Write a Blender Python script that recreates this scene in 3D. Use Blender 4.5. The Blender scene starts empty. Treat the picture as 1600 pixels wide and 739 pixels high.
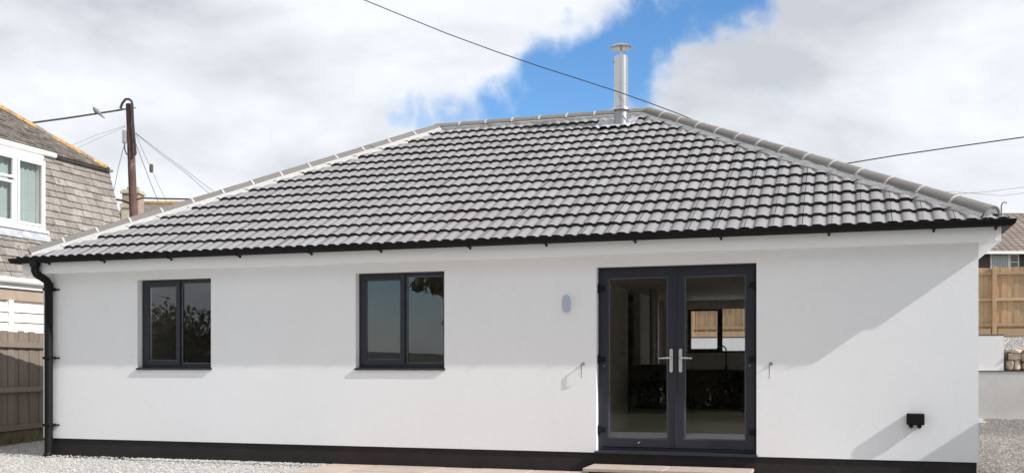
import bpy, bmesh, math, random
import numpy as np
from mathutils import Vector, Matrix
random.seed(7); rng = np.random.default_rng(11)
S = bpy.context.scene
C = S.collection

# ------------------------------------------------------------------ camera
F_PX, YAW, CAM_D, HORIZON, CAM_Z = 1608.4, 0.3134, 11.577, 571.5, 1.26
cam = bpy.data.cameras.new('camera'); camo = bpy.data.objects.new('camera', cam); C.objects.link(camo)
camo.location = (0, -CAM_D, CAM_Z); camo.rotation_euler = (math.pi/2, 0, YAW)
cam.sensor_fit = 'HORIZONTAL'; cam.sensor_width = 36.0; cam.lens = 36.0*F_PX/1600
cam.shift_y = (HORIZON-369.5)/1600
cam.clip_end = 6000
S.camera = camo
# ------------------------------------------------------------------ exposure, sky, sun
S.view_settings.view_transform = 'Standard'; S.view_settings.look = 'None'
S.view_settings.gamma = 1; S.view_settings.exposure = 1.34
S.cycles.use_denoising = True
S.cycles.max_bounces = 8; S.cycles.transparent_max_bounces = 16
SUN = Vector((1.84, -0.29, 1.33)).normalized()
sl = bpy.data.lights.new('sun', 'SUN'); sl.energy = 2.05; sl.angle = math.radians(0.5); sl.color = (1, .98, .955)
so = bpy.data.objects.new('sun', sl); C.objects.link(so); so.rotation_euler = SUN.to_track_quat('Z', 'Y').to_euler(); so.location = (20, -3, 20)
sS, cS = math.sin(YAW), math.cos(YAW)
def at(px, py, t):
    """point seen at a photo pixel, t metres in front of the camera"""
    u = (px-800)/F_PX
    return Vector((t*(-sS+u*cS), t*(cS+u*sS)-CAM_D, CAM_Z+(HORIZON-py)/F_PX*t))
def direction(px, py):
    return (at(px, py, 1)-Vector((0, -CAM_D, CAM_Z))).normalized()

def build_world():
    w = bpy.data.worlds.new('World'); S.world = w; w.use_nodes = True
    nt = w.node_tree; nt.nodes.clear(); N = nt.nodes.new; L = nt.links.new
    def math_(op, a, b=None, c=None, clamp=False):
        n = N('ShaderNodeMath'); n.operation = op; n.use_clamp = clamp
        for i, v in enumerate((a, b, c)):
            if v is None: continue
            if isinstance(v, (int, float)): n.inputs[i].default_value = v
            else: L(v, n.inputs[i])
        return n.outputs[0]
    out = N('ShaderNodeOutputWorld'); mix = N('ShaderNodeMixShader')
    b1 = N('ShaderNodeBackground'); b2 = N('ShaderNodeBackground')
    sky = N('ShaderNodeTexSky'); sky.sky_type = 'NISHITA'; sky.sun_disc = False
    sky.sun_elevation = math.asin(SUN.z); sky.sun_rotation = math.atan2(SUN.x, SUN.y)
    sky.air_density = 1.0; sky.dust_density = 0.05; sky.ozone_density = 4.5
    hs = N('ShaderNodeHueSaturation'); hs.inputs['Saturation'].default_value = 1.15; hs.inputs['Value'].default_value = .92; L(sky.outputs[0], hs.inputs['Color']); L(hs.outputs[0], b1.inputs[0]); b1.inputs[1].default_value = 0.076
    tc = N('ShaderNodeTexCoord'); d = tc.outputs['Generated']
    def noise(scale, detail, rough, off, dist=0.0, stretch=1.6):
        m = N('ShaderNodeMapping'); m.inputs['Location'].default_value = off; m.inputs['Scale'].default_value = (1, 1, stretch)
        L(d, m.inputs[0]); n = N('ShaderNodeTexNoise'); n.inputs['Scale'].default_value = scale
        n.inputs['Detail'].default_value = detail; n.inputs['Roughness'].default_value = rough; n.inputs['Distortion'].default_value = dist
        L(m.outputs[0], n.inputs['Vector']); return n.outputs[0]
    def warp(scale, detail, amount, vec, off):
        m = N('ShaderNodeMapping'); m.inputs['Location'].default_value = off; L(d, m.inputs[0])
        n = N('ShaderNodeTexNoise'); n.inputs['Scale'].default_value = scale; n.inputs['Detail'].default_value = detail; n.inputs['Roughness'].default_value = .58; L(m.outputs[0], n.inputs['Vector'])
        a = N('ShaderNodeVectorMath'); a.operation = 'SUBTRACT'; L(n.outputs['Color'], a.inputs[0]); a.inputs[1].default_value = (.5, .5, .5)
        b = N('ShaderNodeVectorMath'); b.operation = 'SCALE'; L(a.outputs[0], b.inputs[0]); b.inputs['Scale'].default_value = amount
        c = N('ShaderNodeVectorMath'); c.operation = 'ADD'; L(vec, c.inputs[0]); L(b.outputs[0], c.inputs[1]); return c.outputs[0]
    dw = warp(26, 7, .05, warp(7, 3, .085, d, (4.2, .3, 1.9)), (1.1, 5.3, 2.7))
    big = noise(2.4, 8, .55, (3.1, 1.7, .4), .2, 1.6)
    edge = noise(9, 9, .62, (7.7, 2.2, 5.1), .2, 1.3)
    # gaps of clear sky between the cloud banks (direction, radius)
    gap = None
    for px, py, r, k, fb in [(*q, 1) for q in ((985, 95, .040, 1.0), (930, 128, .042, 1.0), (885, 155, .040, 1.0), (868, 118, .036, .9), (1030, 62, .036, 1.0), (1080, 36, .033, 1.0), (1125, 10, .032, 1.0), (1165, -20, .034, 1.0),
                         (845, 186, .040, .95), (775, 190, .030, .8), (715, 190, .024, .6), (628, 166, .017, .50), (668, 182, .018, .5), (1225, 172, .035, .25))]+[(*q, -1) for q in ((560, 455, .05, .55), (640, 470, .05, .58), (720, 455, .05, .55), (480, 455, .05, .5), (620, 525, .03, .55), (700, 520, .03, .5))]:
        n = N('ShaderNodeVectorMath'); n.operation = 'DISTANCE'; L(dw, n.inputs[0]); n.inputs[1].default_value = direction(px, py)*Vector((1, fb, 1))
        q = N('ShaderNodeMapRange'); q.interpolation_type = 'SMOOTHSTEP'; L(n.outputs['Value'], q.inputs[0])
        q.inputs[1].default_value = r*.25; q.inputs[2].default_value = r*1.95; q.inputs[3].default_value = k; q.inputs[4].default_value = 0
        g = q.outputs[0]
        gap = g if gap is None else math_('MAXIMUM', gap, g)
    v = math_('ADD', math_('MULTIPLY', math_('SUBTRACT', big, .5), 1.5), math_('MULTIPLY', math_('SUBTRACT', edge, .5), 1.2))
    v = math_('ADD', v, .98)
    v = math_('SUBTRACT', v, math_('MULTIPLY', gap, 1.70))
    mr = N('ShaderNodeMapRange'); mr.interpolation_type = 'SMOOTHSTEP'; L(v, mr.inputs[0])
    mr.inputs[1].default_value = -.50; mr.inputs[2].default_value = .66
    L(mr.outputs[0], mix.inputs[0])
    # light and grey parts of the cloud; thin rims are the brightest
    sh = noise(3.0, 8, .52, (1.3, 9.2, 3.4), .35, 2.2)
    thick = math_('MULTIPLY', math_('SUBTRACT', sh, .39), 4.2, None, True)
    fine = noise(9, 8, .58, (2.3, .2, 1.4), .2, 1.7)
    f2 = math_('ADD', thick, math_('MULTIPLY', math_('SUBTRACT', fine, .5), 1.1))
    rim = N('ShaderNodeMapRange'); rim.interpolation_type = 'SMOOTHSTEP'; L(v, rim.inputs[0]); rim.inputs[1].default_value = .05; rim.inputs[2].default_value = .75; rim.inputs[3].default_value = .25; rim.inputs[4].default_value = 0
    f2 = math_('SUBTRACT', f2, rim.outputs[0], None, True)
    cr = N('ShaderNodeMix'); cr.data_type = 'RGBA'
    L(f2, cr.inputs[0]); cr.inputs[6].default_value = (.545, .563, .592, 1); cr.inputs[7].default_value = (.35, .367, .40, 1)
    L(cr.outputs[2], b2.inputs[0]); b2.inputs[1].default_value = 0.70
    L(b1.outputs[0], mix.inputs[1]); L(b2.outputs[0], mix.inputs[2]); L(mix.outputs[0], out.inputs[0])
build_world()

# ------------------------------------------------------------------ materials
def mat(name, col, rough=.6, metal=0.0, var=None, bump=None, tint=None, rand=None, spec=None, coord='Object', wear=None):
    """var (scale, amount) value noise; bump (scale, strength); tint (scale, colour, threshold) patches; rand (source, amount)"""
    m = bpy.data.materials.new(name); m.use_nodes = True; nt = m.node_tree; N = nt.nodes.new; L = nt.links.new
    p = nt.nodes['Principled BSDF']; p.inputs['Roughness'].default_value = rough; p.inputs['Metallic'].default_value = metal
    if spec is not None: p.inputs['Specular IOR Level'].default_value = spec
    tc = N('ShaderNodeTexCoord'); src = tc.outputs[coord] if coord != 'World' else N('ShaderNodeNewGeometry').outputs['Position']
    rgb = N('ShaderNodeRGB'); rgb.outputs[0].default_value = (*col, 1); cur = rgb.outputs[0]
    def hsv(fac_socket, amount, cur):
        mr = N('ShaderNodeMapRange'); L(fac_socket, mr.inputs[0]); mr.inputs[3].default_value = 1-amount; mr.inputs[4].default_value = 1+amount
        h = N('ShaderNodeHueSaturation'); L(mr.outputs[0], h.inputs['Value']); L(cur, h.inputs['Color']); return h.outputs[0]
    if rand:
        o = N('ShaderNodeObjectInfo').outputs['Random'] if rand[0] == 'object' else N('ShaderNodeNewGeometry').outputs['Random Per Island']
        cur = hsv(o, rand[1], cur)
        if len(rand) > 2:
            wn = N('ShaderNodeTexWhiteNoise'); wn.noise_dimensions = '1D'; L(o, wn.inputs['W'])
            mr = N('ShaderNodeMath'); mr.operation = 'MULTIPLY'; L(wn.outputs[0], mr.inputs[0]); mr.inputs[1].default_value = rand[3]
            x = N('ShaderNodeMix'); x.data_type = 'RGBA'; L(mr.outputs[0], x.inputs[0]); L(cur, x.inputs[6]); x.inputs[7].default_value = (*rand[2], 1); cur = x.outputs[2]
    for v in ([var] if var and not isinstance(var, list) else (var or [])):
        n = N('ShaderNodeTexNoise'); n.inputs['Scale'].default_value = v[0]; n.inputs['Detail'].default_value = 6; n.inputs['Roughness'].default_value = .6
        if len(v) > 2:
            mp = N('ShaderNodeMapping'); mp.inputs['Scale'].default_value = v[2]; L(src, mp.inputs[0]); L(mp.outputs[0], n.inputs['Vector'])
        else: L(src, n.inputs['Vector'])
        mr = N('ShaderNodeMapRange'); L(n.outputs[0], mr.inputs[0]); mr.inputs[1].default_value = .25; mr.inputs[2].default_value = .75
        cur = hsv(mr.outputs[0], v[1], cur)
    for tn in ([tint] if tint and not isinstance(tint, list) else (tint or [])):
        n = N('ShaderNodeTexNoise'); n.inputs['Scale'].default_value = tn[0]; n.inputs['Detail'].default_value = 7; L(src, n.inputs['Vector'])
        mr = N('ShaderNodeMapRange'); L(n.outputs[0], mr.inputs[0]); mr.inputs[1].default_value = tn[2]; mr.inputs[2].default_value = tn[2]+.12
        x = N('ShaderNodeMix'); x.data_type = 'RGBA'; L(mr.outputs[0], x.inputs[0]); L(cur, x.inputs[6]); x.inputs[7].default_value = (*tn[1], 1); cur = x.outputs[2]
    L(cur, p.inputs['Base Color'])
    if bump:
        n = N('ShaderNodeTexNoise'); n.inputs['Scale'].default_value = bump[0]; n.inputs['Detail'].default_value = 5; L(src, n.inputs['Vector'])
        if len(bump) > 2:
            mp = N('ShaderNodeMapping'); mp.inputs['Scale'].default_value = bump[2]; L(src, mp.inputs[0]); L(mp.outputs[0], n.inputs['Vector'])
        b = N('ShaderNodeBump'); b.inputs['Strength'].default_value = bump[1]; b.inputs['Distance'].default_value = .02; L(n.outputs[0], b.inputs['Height']); L(b.outputs[0], p.inputs['Normal'])
    return m
def glass(name, f0, tint=(.965, .97, .97)):
    m = bpy.data.materials.new(name); m.use_nodes = True; nt = m.node_tree; nt.nodes.clear(); N = nt.nodes.new; L = nt.links.new
    o = N('ShaderNodeOutputMaterial'); mx = N('ShaderNodeMixShader'); t = N('ShaderNodeBsdfTransparent'); t.inputs[0].default_value = (*tint, 1)
    g = N('ShaderNodeBsdfGlossy'); g.inputs['Roughness'].default_value = .0; g.inputs['Color'].default_value = (.95, .97, 1, 1)
    lw = N('ShaderNodeLayerWeight'); lw.inputs[0].default_value = .5
    pw = N('ShaderNodeMath'); pw.operation = 'POWER'; L(lw.outputs['Facing'], pw.inputs[0]); pw.inputs[1].default_value = 5
    ma = N('ShaderNodeMath'); ma.operation = 'MULTIPLY_ADD'; L(pw.outputs[0], ma.inputs[0]); ma.inputs[1].default_value = 1-f0; ma.inputs[2].default_value = f0
    L(ma.outputs[0], mx.inputs[0]); L(t.outputs[0], mx.inputs[1]); L(g.outputs[0], mx.inputs[2]); L(mx.outputs[0], o.inputs[0])
    return m
M = {}
M['render'] = mat('white_render', (.855, .865, .88), .85, var=[(.5, .025), (14, .02)], bump=(120, .12))
M['trim'] = mat('white_upvc', (.88, .88, .88), .35, var=(2, .02))
M['plinth'] = mat('black_plinth_paint', (.017, .0135, .0135), .8, var=(3, .35), bump=(60, .25))
M['black'] = mat('black_pvc', (.006, .0058, .006), .55, var=(4, .25), spec=.22)
M['anthracite'] = mat('anthracite_frame', (.020, .0235, .035), .42, var=(3, .06))
M['gasket'] = mat('grey_gasket', (.11, .115, .13), .5)
M['glass'] = glass('window_glass', .062)
M['nglass'] = glass('old_window_glass', .05)
M['steel'] = mat('stainless_steel', (.58, .58, .585), .24, 1.0, var=(3, .06, (1, 1, .2)))
M['steel_dull'] = mat('dull_galvanised_steel', (.36, .37, .38), .42, .9, var=(9, .25))
M['satin'] = mat('satin_steel', (.62, .62, .62), .42, .45)
M['lead'] = mat('lead_flashing', (.42, .44, .47), .5, .2, var=(12, .25), tint=(9, (.62, .64, .66), .55))
M['mortar'] = mat('pale_mortar', (.50, .49, .475), .9, var=(18, .15), bump=(60, .4))
M['mortar_grey'] = mat('grey_mortar', (.30, .295, .295), .9, var=(18, .2), bump=(60, .5))
M['hip'] = mat('grey_concrete_ridge_tile', (.195, .180, .165), .8, var=[(5, .12), (40, .12)], bump=(90, .2), rand=('object', .06))
def tile_mat(name, source):
    m = mat(name, (.282, .273, .278), .62, var=[(30, .10), (1.2, .05)], rand=(source, .10, (.285, .253, .252), .5), bump=(160, .12), coord='World')
    nt = m.node_tree; N = nt.nodes.new; L = nt.links.new; p = nt.nodes['Principled BSDF']
    cur = p.inputs['Base Color'].links[0].from_socket
    geo = N('ShaderNodeNewGeometry'); sep = N('ShaderNodeSeparateXYZ'); L(geo.outputs['Position'], sep.inputs[0])
    def mth(op, a, b, clamp=False):
        n = N('ShaderNodeMath'); n.operation = op; n.use_clamp = clamp
        for i, v in enumerate((a, b)):
            if isinstance(v, (int, float)): n.inputs[i].default_value = v
            else: L(v, n.inputs[i])
        return n.outputs[0]
    # lime run-off streak below the flue
    dx = mth('ABSOLUTE', mth('SUBTRACT', sep.outputs[0], -3.36), 0)
    a = mth('SUBTRACT', 1.0, mth('DIVIDE', dx, .055), True)
    b = mth('MULTIPLY', mth('SUBTRACT', sep.outputs[1], 1.5), .55, True)
    c = mth('LESS_THAN', sep.outputs[1], 3.6)
    nz = N('ShaderNodeTexNoise'); nz.inputs['Scale'].default_value = 6; L(geo.outputs['Position'], nz.inputs['Vector'])
    f = mth('MULTIPLY', mth('MULTIPLY', a, b), mth('MULTIPLY', c, mth('MULTIPLY', nz.outputs[0], 1.5)), True)
    x = N('ShaderNodeMix'); x.data_type = 'RGBA'; L(f, x.inputs[0]); L(cur, x.inputs[6]); x.inputs[7].default_value = (.5, .5, .5, 1)
    # faint clay dust on some tiles
    n2 = N('ShaderNodeTexNoise'); n2.inputs['Scale'].default_value = .8; n2.inputs['Detail'].default_value = 5; L(geo.outputs['Position'], n2.inputs['Vector'])
    mr = N('ShaderNodeMapRange'); L(n2.outputs[0], mr.inputs[0]); mr.inputs[1].default_value = .56; mr.inputs[2].default_value = .75; mr.inputs[4].default_value = .35
    y = N('ShaderNodeMix'); y.data_type = 'RGBA'; L(mr.outputs[0], y.inputs[0]); L(x.outputs[2], y.inputs[6]); y.inputs[7].default_value = (.32, .26, .248, 1)
    L(y.outputs[2], p.inputs['Base Color'])
    return m
M['tile'] = tile_mat('grey_concrete_tile', 'object'); M['tile_stuff'] = tile_mat('grey_concrete_tile_field', 'island')
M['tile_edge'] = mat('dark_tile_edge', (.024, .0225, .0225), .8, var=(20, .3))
M['deck'] = mat('roof_underlay', (.03, .03, .03), .9)
M['plaster'] = mat('interior_plaster', (.80, .76, .70), .9, var=(1, .03))
M['wood_floor'] = mat('oak_floor', (.30, .185, .11), .45, var=(4, .3, (1, 8, 1)))
M['dark_wood'] = mat('dark_oak_units', (.045, .034, .028), .5, var=(6, .2))
M['worktop'] = mat('dark_worktop', (.05, .047, .045), .3)
M['black_iron'] = mat('black_iron', (.015, .015, .015), .5)
M['slab'] = mat('pink_paving', (.46, .375, .32), .85, var=[(6, .12), (60, .12)], bump=(70, .3), rand=('object', .07))
M['pointing'] = mat('pale_pointing', (.58, .52, .47), .9, var=(20, .1))
M['gravel'] = mat('pale_gravel_bed', (.58, .565, .545), .95, var=[(45, .45), (3, .08)], bump=(70, 1.0), coord='World')
M['stone'] = mat('pale_gravel_stone', (.52, .51, .495), .9, rand=('island', .38, (.34, .29, .25), .5))
M['stone_dull'] = mat('grey_gravel_stone', (.72, .665, .61), .9, rand=('island', .40, (.24, .19, .16), .55))
M['gravel_dull'] = mat('grey_gravel_bed', (.56, .515, .47), .95, var=[(40, .5), (3, .15)], bump=(60, 1.0), coord='World')
M['grass'] = mat('rough_grass', (.125, .122, .07), .95, var=[(2, .35), (.05, .3)], bump=(20, .8), coord='World')
M['hill'] = mat('far_hill', (.06, .075, .05), .95, var=(.02, .35), coord='World')
M['weathered'] = mat('weathered_fence_wood', (.21, .170, .135), .85, var=[(7, .22, (8, 8, .5)), (1.3, .12)], bump=(30, .3, (8, 8, .4)), rand=('object', .14), tint=(1.1, (.16, .15, .10), .68))
M['mossy'] = mat('mossy_fence_board', (.115, .098, .045), .9, var=[(9, .35), (2, .2)], tint=(4, (.06, .065, .025), .52))
M['newwood'] = mat('new_fence_wood', (.46, .33, .20), .75, var=[(6, .2, (8, 8, .6)), (2, .1)], rand=('object', .16, (.42, .24, .11), .5), tint=(9, (.22, .12, .05), .70))
M['slate'] = mat('weathered_hung_slate', (.265, .236, .208), .85, var=[(6, .25), (40, .2)], rand=('object', .26, (.20, .18, .168), .6), bump=(50, .35), tint=[(2.2, (.38, .26, .15), .68), (4, (.13, .12, .11), .60)], coord='World')
M['oldtile'] = mat('old_dark_roof_tile', (.15, .128, .112), .9, var=[(5, .35), (30, .3)], rand=('island', .45, (.30, .27, .24), .5), bump=(40, .4), coord='World')
M['lichen'] = mat('lichen_ridge_tile', (.44, .255, .085), .95, var=[(9, .3), (25, .3)], tint=[(4, (.20, .17, .14), .50), (14, (.17, .15, .13), .60)], bump=(40, .5), rand=('object', .12), coord='World')
M['nwhite'] = mat('neighbour_white_paint', (.80, .80, .78), .5, var=(3, .03))
M['cream'] = mat('cream_cladding', (.78, .72, .65), .6, var=(2, .04))
M['shadow_band'] = mat('brown_shadow_band', (.36, .285, .225), .7, var=(3, .1))
M['curtain'] = mat('pale_green_curtain', (.33, .39, .37), .9, var=(3, .05))
M['blind'] = mat('pale_blind', (.55, .58, .60), .8)
M['roomdark'] = mat('dim_room', (.10, .10, .10), .9)
M['pole'] = mat('creosoted_pole', (.105, .058, .048), .85, var=[(5, .4, (6, 6, .5)), (2, .25)], tint=(4, (.24, .17, .14), .66), bump=(20, .4, (6, 6, .4)), coord='World')
M['cable'] = mat('black_cable', (.03, .03, .032), .6)
M['cable_grey'] = mat('grey_cable', (.30, .30, .31), .6)
M['greybox'] = mat('grey_junction_box', (.33, .34, .35), .5)
M['brick'] = mat('red_brick_stack', (.33, .255, .205), .9, var=[(6, .3), (30, .2)])
M['stackcap'] = mat('buff_chimney_cap', (.46, .40, .32), .9, var=(8, .2))
M['retaining'] = mat('grey_render', (.58, .565, .545), .9, var=[(1.5, .06), (10, .05)], bump=(60, .15))
M['whitewall'] = mat('painted_block', (.80, .79, .79), .85, var=(2, .03))
M['coping'] = mat('dark_coping', (.10, .085, .075), .9)
M['rubble'] = mat('rubble_stone', (.50, .41, .335), .9, var=[(4, .4), (20, .35)], bump=(14, .6), rand=('object', .25))
M['earth'] = mat('bank_earth', (.10, .085, .065), .95, var=(8, .4))
M['pebble'] = mat('pebbledash', (.10, .08, .078), .95, var=(30, .3))
M['farroof'] = bpy.data.materials.new('brown_far_tiles'); 
def far_roof(m):
    m.use_nodes = True; nt = m.node_tree; N = nt.nodes.new; L = nt.links.new; p = nt.nodes['Principled BSDF']; p.inputs['Roughness'].default_value = .85
    tc = N('ShaderNodeTexCoord'); mp = N('ShaderNodeMapping'); L(tc.outputs['UV'], mp.inputs[0])
    br = N('ShaderNodeTexBrick'); L(mp.outputs[0], br.inputs['Vector']); br.inputs['Scale'].default_value = 1
    br.inputs['Color1'].default_value = (.19, .145, .12, 1); br.inputs['Color2'].default_value = (.25, .20, .17, 1); br.inputs['Mortar'].default_value = (.07, .055, .05, 1)
    br.inputs['Mortar Size'].default_value = .03; br.inputs['Brick Width'].default_value = .33; br.inputs['Row Height'].default_value = .3; br.offset = 0
    L(br.outputs['Color'], p.inputs['Base Color'])
    b = N('ShaderNodeBump'); b.inputs['Strength'].default_value = .6; b.inputs['Distance'].default_value = .04; L(br.outputs['Fac'], b.inputs['Height']); b.invert = True; L(b.outputs[0], p.inputs['Normal'])
far_roof(M['farroof'])
M['leaf'] = mat('leaf', (.115, .12, .05), .6, rand=('island', .45, (.10, .075, .03), .5))
M['bark'] = mat('bark', (.11, .085, .065), .9, var=(8, .3))
M['bird'] = mat('grey_feathers', (.22, .21, .21), .8, var=(20, .3))
M['lamp_white'] = mat('frosted_lamp_cover', (.46, .52, .64), .3)

# ------------------------------------------------------------------ mesh helpers
class MB:
    def __init__(s): s.v = []; s.f = []; s.mi = []
    def add(s, vs, fs, mi=0):
        o = len(s.v); s.v += [tuple(p) for p in vs]; s.f += [tuple(i+o for i in f) for f in fs]; s.mi += [mi]*len(fs); return s
    def box(s, x0, x1, y0, y1, z0, z1, mi=0):
        return s.add([(x0,y0,z0),(x1,y0,z0),(x1,y1,z0),(x0,y1,z0),(x0,y0,z1),(x1,y0,z1),(x1,y1,z1),(x0,y1,z1)],
                     [(0,3,2,1),(4,5,6,7),(0,1,5,4),(1,2,6,5),(2,3,7,6),(3,0,4,7)], mi)
    def obox(s, c, ax, ay, az, mi=0):
        """oriented box: centre and three half-axis vectors"""
        c, ax, ay, az = map(Vector, (c, ax, ay, az)); P = []
        for k in (-1, 1):
            for i, j in ((-1,-1),(1,-1),(1,1),(-1,1)): P.append(c+ax*i+ay*j+az*k)
        return s.add(P, [(0,3,2,1),(4,5,6,7),(0,1,5,4),(1,2,6,5),(2,3,7,6),(3,0,4,7)], mi)
    def tube(s, pts, r, n=8, mi=0, cap=True):
        pts = [Vector(p) for p in pts]; rs = r if isinstance(r, (list, tuple)) else [r]*len(pts); o = len(s.v)
        prev = None
        for i, p in enumerate(pts):
            t = (pts[min(i+1, len(pts)-1)]-pts[max(i-1, 0)]).normalized()
            a = prev if prev is not None else (Vector((0,0,1)) if abs(t.z) < .9 else Vector((1,0,0)))
            a = (a - t*a.dot(t)).normalized(); b = t.cross(a); prev = a
            for k in range(n):
                w = 2*math.pi*k/n; s.v.append(tuple(p+(a*math.cos(w)+b*math.sin(w))*rs[i]))
        for i in range(len(pts)-1):
            for k in range(n):
                s.f.append((o+i*n+k, o+i*n+(k+1)%n, o+(i+1)*n+(k+1)%n, o+(i+1)*n+k)); s.mi.append(mi)
        if cap:
            s.f.append(tuple(o+k for k in reversed(range(n)))); s.f.append(tuple(o+(len(pts)-1)*n+k for k in range(n))); s.mi += [mi]*2
        return s
    def lathe(s, prof, c, n=20, mi=0):
        """prof: (radius, z) from bottom to top about a vertical axis at c"""
        o = len(s.v)
        for r, z in prof:
            for k in range(n):
                w = 2*math.pi*k/n; s.v.append((c[0]+r*math.cos(w), c[1]+r*math.sin(w), c[2]+z))
        for i in range(len(prof)-1):
            for k in range(n):
                s.f.append((o+i*n+k, o+i*n+(k+1)%n, o+(i+1)*n+(k+1)%n, o+(i+1)*n+k)); s.mi.append(mi)
        s.f.append(tuple(o+k for k in reversed(range(n)))); s.f.append(tuple(o+(len(prof)-1)*n+k for k in range(n))); s.mi += [mi]*2
        return s
    def frame(s, x0, x1, z0, z1, w, y0, y1, mi=0, wb=None, ch=0.0):
        """mitred rectangular frame in the xz plane, member width w (wb at the bottom), chamfer ch on the front inner edge"""
        wb = w if wb is None else wb
        O = [(x0,z0),(x1,z0),(x1,z1),(x0,z1)]; I = [(x0+w,z0+wb),(x1-w,z0+wb),(x1-w,z1-w),(x0+w,z1-w)]
        I2 = [(x0+w-ch,z0+wb-ch),(x1-w+ch,z0+wb-ch),(x1-w+ch,z1-w+ch),(x0+w-ch,z1-w+ch)]
        vs = [(x,y0,z) for x,z in O]+[(x,y0,z) for x,z in I2]+[(x,y0+ch,z) for x,z in I]+[(x,y1,z) for x,z in I]+[(x,y1,z) for x,z in O]
        fs = []
        for i in range(4):
            j = (i+1)%4
            for a in range(5): b = (a+1)%5; fs.append((a*4+i, a*4+j, b*4+j, b*4+i))
        return s.add(vs, fs, mi)
    def build(s, name, m, parent=None, smooth=False, bevel=0.0, loc=None):
        me = bpy.data.meshes.new(name); me.from_pydata(s.v, [], s.f)
        for k in (m if isinstance(m, (list, tuple)) else [m]): me.materials.append(M[k])
        if any(s.mi): me.polygons.foreach_set('material_index', s.mi)
        bm = bmesh.new(); bm.from_mesh(me); bmesh.ops.recalc_face_normals(bm, faces=bm.faces)
        if bevel:
            es = [e for e in bm.edges if len(e.link_faces) == 2 and e.calc_face_angle(0) > .6]
            bmesh.ops.bevel(bm, geom=es, offset=bevel, segments=2, profile=.5, affect='EDGES', clamp_overlap=True)
        bm.to_mesh(me); bm.free()
        o = bpy.data.objects.new(name, me); C.objects.link(o)
        if smooth:
            for p in me.polygons: p.use_smooth = True
            try: me.set_sharp_from_angle(angle=math.radians(30))
            except Exception: pass
        if parent: o.parent = parent
        return o
def empty(name, loc=(0,0,0)):
    o = bpy.data.objects.new(name, None); C.objects.link(o); o['_'] = 0; del o['_']
    return o
def tag(o, label=None, cat=None, group=None, kind=None):
    for k, v in (('label', label), ('category', cat), ('group', group), ('kind', kind)):
        if v: o[k] = v
    return o
def stuffmesh(name, verts, faces, mats, parent=None):
    me = bpy.data.meshes.new(name); me.from_pydata(verts, [], faces)
    for k in mats: me.materials.append(M[k])
    o = bpy.data.objects.new(name, me); C.objects.link(o)
    if parent: o.parent = parent
    return o

# ------------------------------------------------------------------ ground
WX0, WX1, WY0, WY1 = -10.583, 1.303, 0.0, 8.47
g = MB(); n = 48; ring = [0, 40, 120, 400, 1200, 3000]
for r in ring[1:]:
    for k in range(n): g.v.append((r*math.cos(2*math.pi*k/n), r*math.sin(2*math.pi*k/n), -.03))
g.v.append((0, 0, -.03)); c0 = len(g.v)-1
for k in range(n): g.f.append((c0, k, (k+1)%n)); g.mi.append(0)
for i in range(len(ring)-2):
    for k in range(n): g.f.append((i*n+k, (i+1)*n+k, (i+1)*n+(k+1)%n, i*n+(k+1)%n)); g.mi.append(0)
tag(g.build('ground', 'grass'), kind='structure')
g = MB(); 
def sheet(x0, x1, y0, y1, z, nx, ny, amp):
    m = MB()
    for j in range(ny+1):
        for i in range(nx+1):
            x = x0+(x1-x0)*i/nx; y = y0+(y1-y0)*j/ny
            m.v.append((x, y, z+amp*(math.sin(x*2.3+y*1.1)+math.sin(x*.9-y*2.7+1)+math.sin(5.1*x+.4)*.5)*.4))
    for j in range(ny):
        for i in range(nx): a = j*(nx+1)+i; m.f.append((a, a+1, a+nx+2, a+nx+1)); m.mi.append(0)
    return m
tag(sheet(-24, WX1+.02, -7.6, 15.3, 0, 60, 60, .008).build('gravel_yard', 'gravel', smooth=True), kind='structure')
tag(sheet(WX1+.02, 9, -7.6, 15.34, 0, 30, 60, .008).build('gravel_side_path', 'gravel_dull', smooth=True), kind='structure')
tag(MB().box(-80, 80, 17.25, 120, -.02, 2.0).build('upper_terrace', 'grass'), kind='structure')
def hills(name, r0, base, amp, seed, a0, a1):
    m = MB(); rr = random.Random(seed); ph = [rr.uniform(0, 6) for _ in range(5)]; k = 90
    for i in range(k+1):
        a = a0+(a1-a0)*i/k; h = base+amp*sum(math.sin(a*(3+4*j)+ph[j])/(1+j) for j in range(5))
        for dr, hh in ((-.25, -1), (-.12, .55*h), (0, h), (.15, .6*h), (.35, -1)):
            m.v.append((r0*(1+dr)*math.cos(a), r0*(1+dr)*math.sin(a), hh))
    for i in range(k):
        for j in range(4): a = i*5+j; m.f.append((a, a+1, a+6, a+5)); m.mi.append(0)
    return tag(m.build(name, 'hill', smooth=True), kind='structure')
hills('near_hill', 420, 7.0, 3.4, 2, math.radians(175), math.radians(365))
hills('far_hill', 1500, 24, 9, 5, math.radians(175), math.radians(365))

# paved patio, one slab at a time
patio = tag(MB().box(-6.09, -.2, -2.6, -.005, -.01, .028).build('patio', 'pointing'), kind='structure')
xs = [-6.11, -5.505, -4.588, -4.129, -3.468, -3.026, -2.42, -1.52, -1.07, -.45]
ys = [0.0, -.62, -1.08, -1.98, -2.6]
rp = random.Random(3)
for i in range(len(xs)-1):
    off = 0 if i % 2 == 0 else -.2
    yy = [0.0]+[y+off*(.5 if i % 3 else 1) for y in ys[1:-1]]+[-2.6]
    for j in range(len(yy)-1):
        dz = rp.uniform(-.003, .003)
        MB().box(xs[i]+.006, xs[i+1]-.006, yy[j+1]+.006, yy[j]-.01, .0, .042+dz).build('paving_slab', 'slab', patio, bevel=.005)
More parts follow.
